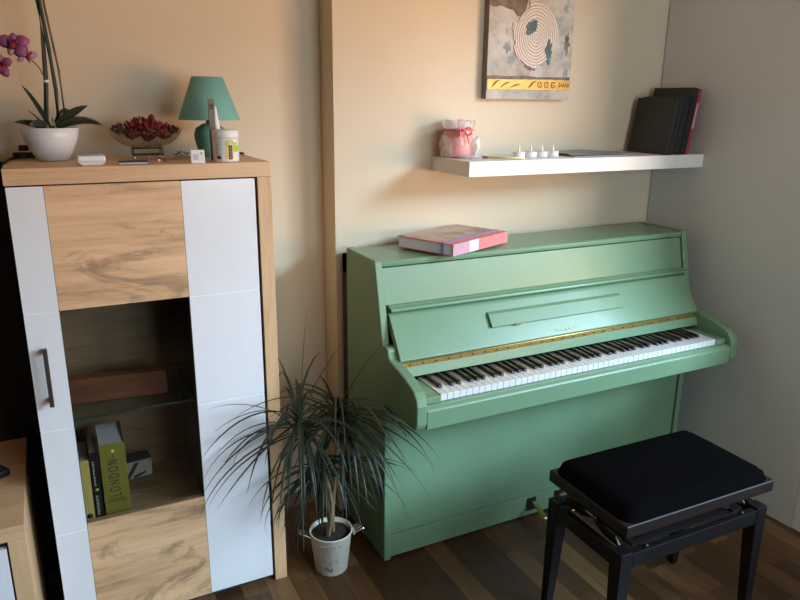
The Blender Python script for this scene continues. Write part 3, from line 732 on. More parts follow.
mb.build('small_lettering', 'ink', b3)
mb = MB(); mb.lathe([(0, 0), (.0055, 0), (.0055, .0006), (0, .0006)], (0, 0, 0), 16); mb.bm.transform(Matrix.Translation((-0.8335, -0.2000, 0.568)) @ Matrix.Rotation(PI / 2, 4, 'X'))
mb.build('round_mark', 'yellow_lab', b3)
mb = MB().box(-.8345, -.8325, -.2006, -.2001, .546, .559); mb.build('small_emblem', 'ink', b3)
mb = MB(); mb.box(-.7995, -.7973, -.15, -.04, .562, .592); mb.build('brown_flap', 'maroon_lab', b3)
# small box with dark stripes behind the books
gb = thing('striped_box', 'small light grey box with dark stripes lying behind the olive book', 'box', (-0.752, 0.030, 0.3553), 0.12)
MB().box(-.055, .040, -.028, .022, 0, .060).build('box_body', 'grey_box', gb, 0.002, world=False)
MB().box(-.0555, .0405, -.0285, .0225, .0602, .066).build('box_lid', 'darkgrey', gb, 0.001, world=False)
mb = MB()
mb.prism([(-.05, 0), (-.035, 0), (.0, .055), (-.015, .055)], 'y', -.0290, -.0282).prism([(-.02, .0), (.02, .012), (.02, .020), (-.02, .01)], 'y', -.0290, -.0282)
mb.build('dark_stripes', 'darkgrey', gb, world=False)

# ------------------------------------------------------------------ things on the cabinet
ZT = CT + 0.0003
# orchid
oc = (-0.890, -0.018)
orch = thing('potted_orchid', 'purple orchid with tall dark stems in a white ceramic bowl pot', 'potted plant', (*oc, ZT))
MB().lathe([(0, 0), (.034, 0), (.040, .004), (.056, .030), (.068, .058), (.0745, .090), (.0725, .091), (.066, .060), (.052, .032), (.03, .012), (0, .010)], (*oc, ZT), 48).build('pot', 'pot_white', orch)
MB().lathe([(0, .082), (.040, .081), (.066, .077), (.066, .070), (0, .070)], (*oc, ZT), 24, 0.03, .002).build('bark', 'soil', orch)
def leaf_mesh(path, widths, fold=0.25, side_dir=None):
    rows = []
    P = [V(p) for p in path]
    for i, p in enumerate(P):
        d = (P[min(i + 1, len(P) - 1)] - P[max(i - 1, 0)]).normalized()
        s_ = d.cross(V((0, 0, 1)))
        if s_.length < 1e-3: s_ = V((1, 0, 0))
        s_.normalize()
        if side_dir is not None: s_ = (s_ * .4 + V(side_dir)).normalized()
        nrm = s_.cross(d).normalized(); wd = widths[i]
        rows.append([p - s_ * wd + nrm * wd * fold, p - s_ * wd * .5 + nrm * wd * fold * .3, p, p + s_ * wd * .5 + nrm * wd * fold * .3, p + s_ * wd + nrm * wd * fold])
    return MB().sheet(rows)
def bez(a, b, c, n=9): return [V(a) * (1 - t) ** 2 + V(b) * 2 * t * (1 - t) + V(c) * t * t for t in [i / (n - 1) for i in range(n)]]
lw = lambda w, n=9: [w * max(.10, math.sin(PI * (0.12 + 0.88 * i / (n - 1))) ** .7) if i < n - 1 else w * .05 for i in range(n)]
b0 = (oc[0] + .005, oc[1] - .012, ZT + .080)
for tip, mid, wd, sd in (((-0.755, -0.045, 1.496), (-0.815, -0.040, 1.520), .020, (0, -.5, .6)), ((-0.790, -0.060, 1.549), (-0.845, -0.045, 1.520), .017, (0, -.3, .8)),
                     ((-0.973, -0.060, 1.505), (-0.925, -0.035, 1.510), .012, (0, -.6, .4)), ((-0.937, -0.050, 1.537), (-0.905, -0.030, 1.505), .007, (0, -.6, .4)),
                     ((-0.945, -0.020, 1.600), (-0.910, -0.020, 1.555), .0065, (.3, -.5, .4)), ((-0.83, 0.050, 1.53), (-0.86, 0.01, 1.54), .018, (0, -.5, .6)), ((-0.94, -0.085, 1.499), (-0.90, -0.05, 1.51), .014, (0, -.5, .6))):
    leaf_mesh(bez(b0, mid, tip), lw(wd), 0.3, sd).build('leaf', 'orchid_leaf', orch, solid=0.0015)
def stem(pts, r, mat, nm='stem'):
    return MB().tube(pts, r, 8).build(nm, mat, orch)
stem([(-0.890, -.02, ZT + .075), (-0.897, -.02, 1.50), (-0.885, -.02, 1.610), (-0.880, -.02, 1.718), (-0.882, -.02, 1.817), (-0.884, -.018, 1.92)], [.0058, .0062, .0060, .0052, .0050, .004], 'stem_green')
stem([(-0.872, -.015, ZT + .075), (-0.866, -.018, 1.496), (-0.863, -.020, 1.590), (-0.868, -.022, 1.690), (-0.877, -.022, 1.817), (-0.880, -.022, 1.92)], [.0052, .0055, .0055, .005, .0048, .004], 'stem_green')
stem([(-0.855, -.01, ZT + .075), (-0.848, -.015, 1.531), (-0.850, -.018, 1.640), (-0.855, -.02, 1.690), (-0.866, -.02, 1.800), (-0.874, -.02, 1.92)], .0030, 'stem_brown', 'brown_stem')
for k, (x1, z1) in enumerate(((-.905, 1.505), (-.870, 1.50), (-.880, 1.525))):
    stem([(-0.888 + .008 * k, -.035, ZT + .076), ((x1 - .884) / 2, -.045, z1 - .01), (x1, -.05, z1 - .03)], .0028, 'root', 'root')
MB().lathe([(0, -.004), (.008, -.003), (.008, .003), (0, .004)], (-0.885, -.022, 1.612), 10).build('clip', 'clip', orch)
stem([(-0.886, -.024, 1.616), (-0.896, -.030, 1.645), (-0.910, -.036, 1.662), (-0.928, -.040, 1.672), (-0.945, -.044, 1.685), (-.965, -.05, 1.690)], .0016, 'stem_brown', 'flower_stalk')
def flower(c, facing, size, specs, lipscale=1.0):
    c = V(c); fw_ = V(facing).normalized(); s_ = fw_.cross(V((0, 0, 1))).normalized(); u_ = s_.cross(fw_)
    fl = MB().lathe([(0, -.004), (.004, 0), (0, .004)], c, 8).build('flower', 'lip', orch)
    for ang, ln, wd, mt in specs:
        dr_ = s_ * math.cos(ang) + u_ * math.sin(ang)
        sd_ = dr_.cross(fw_)
        rows = []
        n = 8
        for i in range(n):
            t_ = i / (n - 1); w_ = wd * (math.sin(PI * (0.06 + .90 * t_)) ** .75)
            p = c + dr_ * (ln * t_) + fw_ * (0.010 * math.sin(PI * t_ * .8) * ln / .03)
            rows.append([p + sd_ * w_ * q - fw_ * (.006 * q * q) for q in (-1, -.5, 0, .5, 1)])
        MB().sheet(rows).build('petal', mt, fl, solid=0.0008)
    lp = MB(); q = c + fw_ * .008
    lp.tube([q, q + fw_ * .008 - u_ * .006, q + fw_ * .012 - u_ * .016], [.004 * lipscale, .0075 * lipscale, .003], 8)
    for sg in (-1, 1): lp.tube([q, q + s_ * sg * .008 + u_ * .003 + fw_ * .004, q + s_ * sg * .010 + u_ * .011 + fw_ * .006], [.003, .004 * lipscale, .0015], 6)
    lp.build('lip', 'lip', fl)
    return fl
flower((-0.950, -.060, 1.700), (-.15, -.9, .25), 1, [(0.35, .040, .017, 'petal'), (PI - .35, .040, .017, 'petal'), (PI / 2, .030, .012, 'petal'), (PI + .85, .040, .016, 'petal'), (-1.2, .030, .010, 'petal_pale')], 1.3)
flower((-0.929, -.045, 1.680), (.55, -.5, -.3), 1, [(0.70, .030, .012, 'petal_pale'), (0.0, .036, .009, 'petal'), (-.8, .028, .011, 'petal_pale'), (PI, .040, .010, 'petal_pale'), (PI / 2, .022, .010, 'petal')], 0.9)
flower((-0.985, -.055, 1.650), (-.2, -.9, -.2), 1, [(0.5, .026, .010, 'petal'), (PI - .5, .03, .012, 'petal'), (PI / 2, .028, .010, 'petal'), (-1.9, .032, .012, 'petal'), (-1.0, .026, .010, 'petal')], 0.9)
# black cable with plug behind the orchid
cb = thing('black_cable', 'coiled black cable behind the orchid pot at the cabinet edge', 'cable', (-0.95, 0.05, ZT))
pts = []
for k in range(60):
    a = k * .42; pts.append((-0.964 + .026 * math.cos(a), 0.058 + .022 * math.sin(a), ZT + .0045 + .00022 * k))
MB().tube(pts, .0040, 6).build('coil', 'black', cb)
MB().box(-.976, -.950, .046, .070, ZT + .0235, ZT + .040).build('plug', 'black', cb, .004)
MB().tube([(-0.985, .045, ZT + .006), (-0.998, .0, ZT + .006), (-1.006, -.05, ZT + .005), (-1.008, -.12, ZT + .005)], .004, 6).build('lead', 'black', cb)
# white case
wc = thing('white_case', 'small white flared plastic case on the cabinet top beside the orchid', 'case', (-0.803, -0.200, ZT))
mb = MB(); mb.frus((0, 0, 0), (.024, .020), (0, 0, .010), (.034, .026)); 
mb.build('case_base', 'white_plastic', wc, .0015, world=False)
MB().frus((0, 0, .0103), (.0345, .0265), (0, 0, .0255), (.0335, .0255)).build('case_lid', 'white_plastic', wc, .004, 3, world=False)
MB().box(-.022, .022, -.016, .016, .0257, .0285).build('top_pad', 'grey_seam', wc, .001, world=False)
# notepad
nb = thing('notepad', 'thin navy blue notepad lying in front of the potpourri bowl', 'notepad', (-0.700, -0.205, ZT), -0.03)
box('cover', 'navy', nb, -.037, .037, -.022, .030, .0055, .0075, .0005, world=False)
box('pages', 'paper', nb, -.0365, .0355, -.0215, .029, .0012, .0054, 0, world=False)
box('back', 'navy', nb, -.037, .037, -.022, .030, 0, .0011, 0, world=False)
# bowl on wire stand with dried flowers
bc = (-0.640, -0.030)
sd = thing('bowl_stand', 'small black wire stand with metal feet under the potpourri bowl', 'stand', (*bc, ZT))
for zz in (.030,): pass
rr = MB()
for y_ in (-.026, .026):
    q = [(-.040, y_, .012), (.040, y_, .012), (.040, y_, .031), (-.040, y_, .031), (-.040, y_, .012)]
    for a, b_ in zip(q, q[1:]): rr.tube([(bc[0] + a[0], bc[1] + a[1], ZT + a[2]), (bc[0] + b_[0], bc[1] + b_[1], ZT + b_[2])], .0017, 6)
for x_ in (-.040, .040):
    for zz in (.012, .031): rr.tube([(bc[0] + x_, bc[1] - .026, ZT + zz), (bc[0] + x_, bc[1] + .026, ZT + zz)], .0017, 6)
rr.build('wire_frame', 'black', sd)
for x_ in (-.038, 0, .038):
    for y_ in (-.026, .026):
        MB().lathe([(0, 0), (.0028, .001), (.0032, .005), (.0022, .0085), (0, .0100)], (bc[0] + x_, bc[1] + y_, ZT), 10).build('foot', 'steel', sd)
zb = ZT + .0335
bw = MB().lathe([(.012, 0), (.045, .001), (.070, .010), (.092, .027), (.104, .048), (.1055, .0515), (.1030, .0515), (.090, .030), (.069, .0135), (.045, .0045), (.012, .0035), (.012, 0)], (*bc, zb), 48, lobes=(9, .015))
bw.box(bc[0] - .009, bc[0] + .009, bc[1] - .009, bc[1] + .009, zb + .0005, zb + .003)
o = bw.build('glass_bowl', 'bowl_glass'); tag(o, 'wide shallow smoky glass bowl of dried flowers on the cabinet', 'bowl')
random.seed(11)
def dried(c, r, mat, lb, n=26, grp='dried flowers in the glass bowl'):
    mb = MB()
    for k in range(n):
        a = random.uniform(0, 2 * PI); e = random.uniform(-.25, 1.45); ln = r * random.uniform(.7, 1.15)
        d_ = V((math.cos(a) * math.cos(e), math.sin(a) * math.cos(e), math.sin(e)))
        s_ = d_.cross(V((random.uniform(-1, 1), random.uniform(-1, 1), .6))).normalized(); nn = s_.cross(d_)
        w_ = r * random.uniform(.22, .36); cc = V(c)
        mb.sheet([[cc + d_ * ln * t_ + s_ * w_ * q * math.sin(PI * (.15 + .8 * t_)) + nn * (r * .25 * t_ * t_ + abs(q) * r * .08) for q in (-1, 0, 1)] for t_ in (0, .35, .7, 1)])
    mb.lathe([(0, -r * .3), (r * .3, -r * .1), (r * .25, r * .2), (0, r * .35)], c, 8)
    o = mb.build('dried_flower', mat, None, solid=.0012); tag(o, lb, 'dried flower', grp); return o
zc = zb + .034
dried((bc[0] + .010, bc[1] - .010, zc + .016), .040, 'red_dry', 'brightest red dried flower crowning the heap in the glass bowl', 34)
dried((bc[0] - .028, bc[1] + .012, zc + .012), .034, 'red_dry', 'red dried flower left of the crowning bloom in the bowl')
dried((bc[0] + .040, bc[1] + .015, zc + .008), .032, 'red_dry', 'red dried flower on the right behind the crowning bloom in the bowl')
dried((bc[0] - .074, bc[1] - .004, zc + .010), .024, 'brown_dry', 'brownish dried flower resting against the left rim of the glass bowl')
dried((bc[0] - .042, bc[1] - .042, zc - .004), .026, 'maroon_dry', 'dark maroon dried flower at the front left of the glass bowl')
dried((bc[0] + .042, bc[1] - .044, zc - .004), .026, 'red_dry', 'dull red dried flower seen through the front right of the glass bowl')
dried((bc[0] + .000, bc[1] - .050, zc - .010), .024, 'maroon_dry', 'maroon dried flower seen through the front middle of the glass bowl')
dried((bc[0] + .074, bc[1] - .006, zc + .008), .022, 'maroon_dry', 'small maroon dried flower against the right rim of the glass bowl')
# beads
for x, y, mt, lb in ((-0.628, -0.165, 'white_plastic', 'tiny white bead on the cabinet top right of the notepad'), (-0.612, -0.175, 'stick', 'tiny brown bead on the cabinet top right of the white bead')):
    o = MB().lathe([(0, 0), (.0035, .0012), (.0046, .0045), (.0035, .0078), (0, .009)], (x, y, ZT), 12).build('bead', mt); tag(o, lb, 'bead')
# silver chain
pts = []
random.seed(3)
for k in range(34): pts.append((-0.538 + .030 * math.cos(k * .9) * (1 - k / 60), -0.015 + .022 * math.sin(k * 1.3), ZT + .003 + .0004 * k + (0.004 if k % 5 == 0 else 0)))
o = MB().tube(pts, .0020, 5).build('silver_chain', 'steel'); tag(o, 'crumpled little silver chain between the bowl and the table lamp', 'chain')
# tag card
tg = thing('price_card', 'small white upright card in front of the teal lamp', 'card', (-0.534, -0.232, ZT), -0.08)
MB().prism([(-.008, 0), (.012, 0), (.004, .036), (-.002, .036)], 'x', -.0185, .0185).build('card', 'white_plastic', tg, .0006, world=False)
mb = MB()
T = Matrix.Translation((0, -.0085, 0)) @ Matrix.Rotation(-0.165, 4, 'X')
mb.box(.008, .012, -.0006, .0004, .024, .030, T)
for k in range(4): mb.box(-.012, -.012 + .012 + .002 * (k % 2), -.0006, .0004, .010 + k * .004, .0115 + k * .004, T)
mb.build('print', 'ink_grey', tg, world=False)
# teal table lamp
lc = (-0.446, 0.005)
lamp = thing('table_lamp', 'small table lamp with teal conical shade and teal base on the cabinet', 'lamp', (*lc, ZT))
MB().lathe([(0, 0), (.034, 0), (.036, .004), (.040, .020), (.048, .050), (.049, .068), (.042, .086), (.022, .098), (.012, .101), (0, .101)], (*lc, ZT), 40).build('base', 'teal_base', lamp)
MB().lathe([(0, .1012), (.011, .1012), (.011, .135), (.014, .137), (.014, .165), (0, .165)], (*lc, ZT), 20).build('socket', 'brown_metal', lamp)
MB().lathe([(.0925, .110), (.0460, .2355), (.0445, .2355), (.0910, .110), (.0925, .110)], (*lc, ZT), 56).build('lamp_shade', 'teal_shade', lamp)
sp = MB()
for a in (0, 2 * PI / 3, 4 * PI / 3): sp.tube([(lc[0] + .012 * math.cos(a), lc[1] + .012 * math.sin(a), ZT + .150), (lc[0] + .0445 * math.cos(a), lc[1] + .0445 * math.sin(a), ZT + .234)], .0012, 5)
sp.build('shade_carrier', 'brown_metal', lamp)
cord = MB().tube([(lc[0] + .036, lc[1] + .005, ZT + .008), (-0.385, -.01, ZT + .006), (-0.365, 0.0, ZT + .010), (-0.345, .01, ZT + .005), (-0.3365, .04, ZT + .004), (-.3395, .09, ZT + .004)], .0028, 6).build('cord', 'black', lamp)
MB().tube([(-0.392, -.012, ZT + .008), (-0.372, -.006, ZT + .011)], [.0085, .0065], 8).build('cord_switch', 'black', cord)
# white jar with label
jc = (-0.447, -0.195); jr = .0365
jar = thing('white_jar', 'white plastic jar with lime and maroon label on the cabinet corner', 'jar', (*jc, ZT))
MB().lathe([(0, 0), (jr - .002, 0), (jr, .002), (jr, .066), (0, .066)], (*jc, ZT), 48).build('jar_body', 'white_plastic', jar)
MB().lathe([(0, .0665), (jr + .0008, .0665), (jr + .0012, .069), (jr + .0008, .086), (jr - .002, .088), (0, .088)], (*jc, ZT), 48).build('jar_lid', 'white_plastic', jar)
def wrapq(nm, a0, a1, z0, z1, mat, dr_=.0006, n=10, par=jar):
    rows = []
    for z in (z0, z1): rows.append([(jc[0] + (jr + dr_) * math.cos(a0 + (a1 - a0) * k / n), jc[1] + (jr + dr_) * math.sin(a0 + (a1 - a0) * k / n), ZT + z) for k in range(n + 1)])
    return MB().sheet(rows).build(nm, mat, par)
vd = math.atan2(-2.222 + .195, -0.910 + .447)          # direction from jar to viewer
lab = wrapq('label', vd - .35, vd + 1.15, .004, .062, 'white_plastic', .0004)
wrapq('yellow_block', vd - .02, vd + .62, .008, .060, 'yellow_lab', .0008, par=lab)
wrapq('maroon_block', vd + .20, vd + .50, .007, .046, 'maroon_lab', .0012, par=lab)
wrapq('lime_leaf', vd + .55, vd + 1.25, .028, .046, 'lime', .0013, par=lab)
wrapq('lime_sprig', vd + .62, vd + .95, .047, .054, 'lime', .0013, par=lab)
mb = MB()
def jp(a, z, dr_): return (jc[0] + (jr + dr_) * math.cos(a), jc[1] + (jr + dr_) * math.sin(a), ZT + z)
mb.tube([jp(vd + .35 + .20 * math.cos(t_), .0535 + .0072 * math.sin(t_), .0012) for t_ in [2 * PI * k / 20 for k in range(21)]], .0010, 5)
mb.build('ring_mark', 'pinkish_lab', lab)
mb = MB()
for k in range(7): mb.tube([jp(vd + .26 + .03 * (k % 2), .012 + k * .0045, .0014), jp(vd + .44 - .03 * (k % 3), .012 + k * .0045, .0014)], .0006, 4)
mb.build('label_lettering', 'pinkish_lab', lab)
mb = MB()
for k in range(9): mb.tube([jp(vd - .78, .022 + k * .0045, .0006), jp(vd - .50 - .05 * (k % 3), .022 + k * .0045, .0006)], .0005, 4)
for k in range(7): mb.tube([jp(vd - .70 + k * .05, .008, .0006), jp(vd - .70 + k * .05, .017, .0006)], .0006, 4)
mb.build('side_print', 'ink', jar)
# glue bottle nozzle behind the jar and a grey stick
nz = (-0.4540, -0.120)
gl = thing('nozzle_bottle', 'slim white bottle with pointed nozzle standing behind the white jar', 'bottle', (*nz, ZT))
MB().lathe([(0, 0), (.012, 0), (.0125, .002), (.0125, .078), (.009, .084), (0, .084)], (*nz, ZT), 24).build('bottle_body', 'white_plastic', gl)
MB().lathe([(0, .0845), (.0112, .0845), (.0100, .094), (.0034, .146), (.0024, .150), (0, .1505)], (*nz, ZT), 20).build('nozzle', 'white_plastic', gl)
sk = thing('flat_stick', 'upright flat grey-brown stick behind the white jar before the lampshade', 'stick', (-0.4715, -0.150, ZT), 0.05)
MB().box(-.0085, .0085, -.0025, .0025, 0, .172).build('blade', 'stick', sk, .0008, world=False)
mb = MB(); mb.box(-.0055, .0055, -.0032, -.0026, .148, .158).box(-.0050, .0050, -.0032, -.0026, .142, .1465)
mb.build('dark_window', 'ink', sk, world=False)

# ------------------------------------------------------------------ low bench at the left edge
lb_ = thing('low_tv_bench', 'low oak bench with white front at the left edge beside the cabinet', 'bench', (-1.6, -0.15, 0))
LX1, LF, LT = -1.067, -0.412, 0.517
box('top_board', 'oak_plain', lb_, -2.4, LX1, LF, 0.123, LT - .040, LT, .001)
box('side_post', 'oak_post', lb_, LX1 - .042, LX1, LF, 0.123, 0, LT - .0405, .001)
box('body', 'carcass', lb_, -2.38, LX1 - .0425, LF + .022, 0.123, 0.02, LT - .041)
for k in range(2):
    d_ = box('drawer', 'white_gloss', lb_, -1.72, LX1 - .047, LF + .001, LF + .020, 0.03 + .215 * k, 0.242 + .215 * k, .001)
rm = thing('black_box', 'small black remote-like device lying on the low oak bench', 'device', (-1.145, -0.115, LT + .0003), 0.55)
box('device_body', 'black', rm, -.045, .032, -.026, .026, 0, .020, .004, world=False)
box('device_top', 'darkgrey', rm, -.038, .024, -.018, .018, .0201, .0210, 0, world=False)

# ------------------------------------------------------------------ dracaena in enamel bucket
pc = (-0.178, -0.266)
pl = thing('potted_dracaena', 'spiky dark green dracaena in a cream enamel bucket on the floor', 'potted plant', (*pc, 0))
MB().lathe([(0, 0.001), (.0545, 0.001), (.0560, .003), (.0720, .147), (.0745, .149), (.0735, .152), (.0700, .151), (.0545, .010), (0, .010)], (*pc, 0), 48).build('bucket', 'enamel', pl)
MB().lathe([(0, .138), (.040, .140), (.0685, .136), (.067, .126), (0, .126)], (*pc, 0), 24, .02, .002).build('soil', 'soil', pl)
def ear(sx):
    mb = MB(); rows = []
    for i in range(6):
        u_ = i / 5; off = .0725 + .042 * u_; zz = .138 + .030 * u_ - .012 * u_ * u_
        rows.append([(pc[0] + sx * off * .93 + .0, pc[1] - sx * off * .25 + k * .027 * (1 - .30 * u_), zz - .004 * k * k) for k in (-1, -.5, 0, .5, 1)])
    mb.sheet(rows); return mb.build('handle', 'steel', pl, solid=.002)
ear(-1); ear(1)
def bq(a, z, dr_=.0008):
    r_ = .0555 + (z - .003) * (.0720 - .0560) / .144 + dr_
    return (pc[0] + r_ * math.cos(a), pc[1] + r_ * math.sin(a), z)
va = math.atan2(-2.222 - pc[1], -0.910 - pc[0])
mb = MB()
for k in range(7):
    a = va - .50 + k * .17
    mb.tube([bq(a, .118), bq(a, .131)], .0011, 4).tube([bq(a + .02, .1305 - .006 * (k % 3)), bq(a + .08, .1305 - .006 * (k % 3))], .0010, 4)
    if k % 2: mb.tube([bq(a + .085, .118), bq(a + .085, .131)], .0010, 4)
for k in range(9):
    a = va - .34 + .085 * k; mb.tube([bq(a, .060 + .010 * math.sin(k * 1.4)), bq(a + .06, .075 + .008 * math.sin(k * 2.1))], .0010, 4)
mb.build('faded_print', 'print', pl)
rows = [[bq(va - .42 + .50 * k / 8, z + .004 * math.sin(k * .8)) for k in range(9)] for z in (.022, .030, .038)]
mb = MB().sheet(rows); mb.tube([bq(va - .40, .036), bq(va - .56, .046), bq(va - .60, .042)], .0012, 4)
mb.build('teal_motif', 'print_teal', pl)
heads = [((-0.288, -0.292, 0.600), 46), ((-0.140, -0.262, 0.600), 46), ((-0.215, -0.300, 0.455), 32)]
trunk_paths = [[(-.190, -.272, .100), (-.186, -.270, .20), (-.200, -.275, .30), (-.235, -.285, .42), (-.268, -.290, .52), heads[0][0]],
               [(-.172, -.262, .100), (-.170, -.262, .22), (-.160, -.262, .34), (-.148, -.262, .46), (-.142, -.262, .54), heads[1][0]],
               [(-.198, -.280, .105), (-.185, -.288, .20), (-.178, -.292, .255), (-.195, -.296, .33), (-.210, -.300, .40), heads[2][0]]]
for tp in trunk_paths:
    n = len(tp); MB().tube([(p[0] + random.uniform(-.003, .003), p[1], p[2]) for p in tp], [.0085 - .0028 * i / (n - 1) for i in range(n)], 8).build('cane', 'bark', pl)
def ok(P):
    for p in P:
        x, y, z = p
        if z < .012: return False
        if x < -.326 and y > -.262: return False
        if x < -1.0 : return False
        if y > .145 or (x > PX - .006 and y > .038): return False
        if x > -.012 and y > -.332 and z < 1.08: return False
        if x > -.012 and y > -.556 and .595 < z < .815: return False
        if ((x - pc[0]) ** 2 + (y - pc[1]) ** 2) < .083 ** 2 and z < .16: return False
    return True
def blade(h, az, el, ln, droop, wd=.0052):
    n = 12; P = []; h = V(h)
    for i in range(n):
        t_ = i / (n - 1)
        e = el - droop * t_ ** 1.25
        if i == 0: P.append(h.copy()); continue
        P.append(P[-1] + V((math.cos(az) * math.cos(e), math.sin(az) * math.cos(e), math.sin(e))) * (ln / (n - 1)))
    rows = []
    for i, p in enumerate(P):
        d_ = (P[min(i + 1, n - 1)] - P[max(i - 1, 0)]).normalized(); s_ = V((-math.sin(az), math.cos(az), 0)); nn = s_.cross(d_)
        t_ = i / (n - 1); w_ = wd * (1 - t_ ** 1.7) * (.65 + .7 * min(1, t_ * 4)) + .0003
        rows.append([p - s_ * w_ + nn * w_ * .45, p, p + s_ * w_ + nn * w_ * .45])
    return P, rows
random.seed(5)
blades = []
hero = [(0, -.3, 1.50, .37, .05), (0, -.5, 1.20, .33, .30), (1, -.80, 1.12, .37, .30), (0, 3.7, .75, .44, 1.3), (0, 4.0, .65, .42, 1.6), (0, 4.3, .35, .42, 1.2), (1, -.9, .70, .42, 1.5), (1, -1.05, .40, .44, 1.5), (0, -2.2, .9, .36, 1.8), (1, -1.3, .8, .38, 1.6), (0, 4.2, .10, .40, 1.2), (0, 4.4, .5, .42, 1.8), (1, -2.6, 1.0, .36, 1.6), (1, -.75, .15, .40, 1.1)]
for hi, az, el, ln, dp in hero:
    P, rows = blade(heads[hi][0], az, el, ln, dp)
    if ok(P): blades.append(rows)
tries = 0
want = [56, 52, 56]; got = [0, 0, 0]
while sum(got) < sum(want) and tries < 20000:
    tries += 1
    hi = random.choice([0, 0, 1, 1, 2])
    if got[hi] >= want[hi]: continue
    az = random.uniform(0, 2 * PI); el = random.uniform(-1.0, .6) if hi == 2 else random.uniform(-.50, 1.05); ln = random.uniform(.27, .43) * (0.82 if hi == 2 else 1)
    dp = random.uniform(.9, 2.0) if el > .1 else random.uniform(.5, 1.1)
    off = V((random.uniform(-.010, .010), random.uniform(-.010, .010), random.uniform(-.055, .015)))
    P, rows = blade(V(heads[hi][0]) + off, az, el, ln, dp, random.uniform(.0034, .0050))
    if not ok(P): continue
    blades.append(rows); got[hi] += 1
for i, rows in enumerate(blades):
    if i < 98: MB().sheet(rows).build('leaf', 'drac' if i % 9 else 'drac2', pl)
rest = MB()
for rows in blades[98:]: rest.sheet(rows)
o = rest.build('foliage', 'drac', pl); o['kind'] = 'stuff'

# ------------------------------------------------------------------ piano stool
stool = thing('piano_stool', 'black adjustable piano stool with velvet seat in front of the piano', 'stool', (0.6460, -0.9095, 0), math.radians(-1.0))
def sb(name, mat, x0, x1, y0, y1, z0, z1, bevel=0.002, seg=2): return box(name, mat, stool, x0, x1, y0, y1, z0, z1, bevel, False, seg)
PZ0, PZ1 = 0.452, 0.490
a_, b_ = 0.2895, 0.1665
fr = MB(); fr.box(-a_, a_, -b_, b_, PZ0, PZ1)
fr.build('seat_frame', 'stool_wood', stool, .005, 3, world=False)
cu = MB(); rows = []; n = 25
ca, cb_ = a_ - .004, b_ - .004
for j in range(n):
    row = []
    for i in range(n):
        u_, v_ = -1 + 2 * i / (n - 1), -1 + 2 * j / (n - 1)
        # rounded rectangle mapping
        x_, y_ = u_ * ca, v_ * cb_; rc = .045
        ex, ey = max(0, abs(x_) - (ca - rc)), max(0, abs(y_) - (cb_ - rc))
        if ex > 0 and ey > 0:
            d_ = max(ex, ey); l_ = math.hypot(ex, ey); k_ = d_ / l_
            x_ = math.copysign(ca - rc + ex * k_, x_); y_ = math.copysign(cb_ - rc + ey * k_, y_)
        e_ = max(abs(u_), abs(v_))
        z_ = PZ1 + .001 + .048 * (1 - e_ ** 8) ** .5 * (.82 + .18 * (1 - u_ * u_) * (1 - v_ * v_))
        row.append((x_, y_, z_))
    rows.append(row)
cu.sheet(rows); o = cu.build('seat_cushion', 'velvet', stool, world=False)
LZ = 0.397; lx, ly = 0.2905, 0.159; lt = .0215
for sx in (-1, 1):
    for sy in (-1, 1):
        MB().loft([((sx * (lx - lt * .62), sy * (ly - lt * .62), 0), lt * .62), ((sx * (lx - lt), sy * (ly - lt), LZ - .075), lt), ((sx * (lx - lt), sy * (ly - lt), LZ), lt)]).build('leg', 'stool_rail', stool, .0025, 2, world=False)
for sy in (-1, 1): sb('rail', 'stool_rail', -lx + 2 * lt + .0005, lx - 2 * lt - .0005, sy * (ly - .012) - .011, sy * (ly - .012) + .011, LZ - .052, LZ - .006)
for sx in (-1, 1): sb('rail', 'stool_rail', sx * (lx - .012) - .011, sx * (lx - .012) + .011, -ly + 2 * lt + .0005, ly - 2 * lt - .0005, LZ - .052, LZ - .006)
mech = MB()
for sy in (-1, 1):
    y_ = sy * .105
    mech.box(-.21, .21, y_ - .012, y_ + .012, LZ - .020, LZ - .012)
    for sx in (-1, 1):
        mech.tube([(sx * .19, y_, LZ - .010), (sx * .02, y_, PZ0 - .003)], .006, 6).tube([(sx * .235, y_, LZ - .004), (sx * .16, y_, PZ0 - .004)], .006, 6)
for x_ in (-.225, -.02, .02, .225): mech.tube([(x_, -.115, (LZ + PZ0) / 2 if abs(x_) > .1 else PZ0 - .010), (x_, .115, (LZ + PZ0) / 2 if abs(x_) > .1 else PZ0 - .010)], .006, 8)
for x_ in (-.20, .20): mech.box(x_ - .02, x_ + .02, -.125, .125, LZ - .012, LZ - .005)
for x_ in (-.250, .250):
    for sg in (-1, 1):
        mech.prism([(sg * .118, LZ - .010), (sg * .095, LZ + .012), (sg * .060, LZ + .010), (sg * .03, LZ + .018), (-sg * .012, PZ0 - .014), (-sg * .03, PZ0 - .001), (-sg * .060, PZ0 - .001), (-sg * .030, PZ0 - .022), (sg * .02, LZ + .002), (sg * .055, LZ - .010)], 'x', x_ - .003 + .004 * sg, x_ + .003 + .004 * sg)
mech.build('lift_mechanism', 'black', stool, world=False)
for sx in (-1, 1):
    for sy in (-1, 1):
        MB().lathe([(0, 0), (.007, 0), (.0075, .003), (.005, .007), (0, .008)], (sx * .19, sy * .146, LZ - .005), 10).build('bolt', 'black', stool, world=False)
MB().tube([(-.262, .020, LZ + .028), (-.262, -.020, LZ + .028)], .003, 6).build('steel_pin', 'steel', stool, world=False)

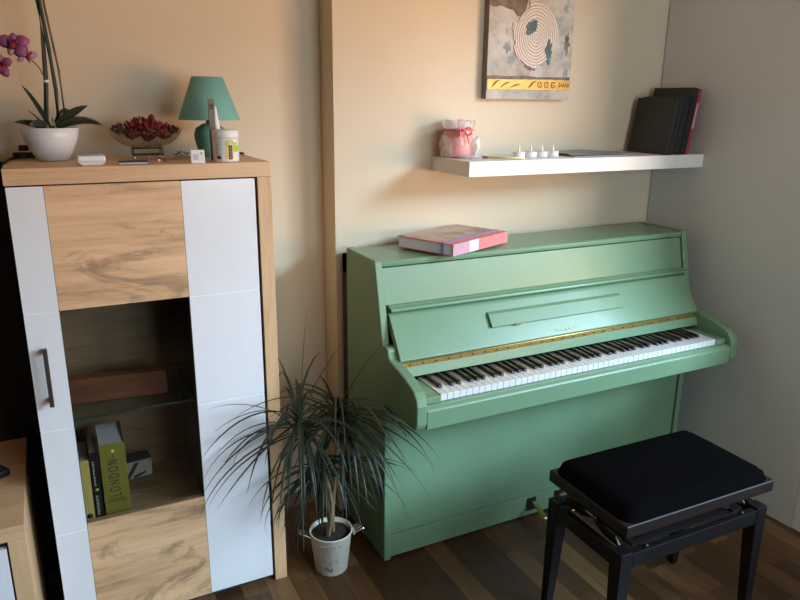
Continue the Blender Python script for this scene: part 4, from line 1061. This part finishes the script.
# ------------------------------------------------------------------ light
wd = bpy.data.worlds.new('World'); sc.world = wd; wd.use_nodes = True
bg = wd.node_tree.nodes['Background']; bg.inputs[0].default_value = (0.62, 0.75, 0.95, 1); bg.inputs[1].default_value = 1.0
def area(name, loc, rot, sx, sy, e, col):
    l = bpy.data.lights.new(name, 'AREA'); l.shape = 'RECTANGLE'; l.size = sx; l.size_y = sy; l.energy = e; l.color = col
    o = bpy.data.objects.new(name, l); COL.objects.link(o); o.location = loc; o.rotation_euler = rot; return o
def aim(o, tgt):
    o.rotation_euler = (V(tgt) - o.location).to_track_quat('-Z', 'Y').to_euler()
area('daylight_window', ((WX0 + WX1) / 2, -3.86, (WZ0 + WZ1) / 2), (PI / 2, 0, 0), WX1 - WX0, WZ1 - WZ0, 52, (0.80, 0.90, 1.0))
aim(area('sky_light', (3.9, -4.6, 3.4), (0, 0, 0), 2.8, 1.4, 780, (0.60, 0.80, 1.0)), (-0.3, -0.1, 0.9))      # cool sky seen through the doors
aim(area('ground_bounce', (3.9, -4.5, 0.3), (0, 0, 0), 2.8, 2.6, 430, (1.0, 0.50, 0.20)), (-0.3, -0.1, 1.7))   # warm evening light off the terrace

# ------------------------------------------------------------------ camera
cam = bpy.data.cameras.new('camera'); co = bpy.data.objects.new('camera', cam); COL.objects.link(co)
cam.sensor_width = 36.0; cam.lens = 692.072 / 800 * 36.0; cam.clip_start = 0.02
r_ = V((0.89357504, -0.44879905, 0.01015222)); u_ = V((0.11441385, 0.2495538, 0.96157806)); f_ = V((0.43408885, 0.8580806, -0.27434387))
mw = Matrix((r_, u_, -f_)).transposed().to_4x4(); mw.translation = (-0.90967, -2.22167, 1.56600)
co.matrix_world = mw
sc.camera = co
sc.view_settings.view_transform = 'Standard'; sc.view_settings.look = 'None'; sc.view_settings.gamma = 1.0
sc.view_settings.exposure = 0.0; sc.view_settings.use_curve_mapping = False
sc.cycles.use_denoising = True
sc.cycles.max_bounces = 10; sc.cycles.transparent_max_bounces = 16; sc.cycles.caustics_reflective = False; sc.cycles.caustics_refractive = False
sc.cycles.sample_clamp_indirect = 4.0
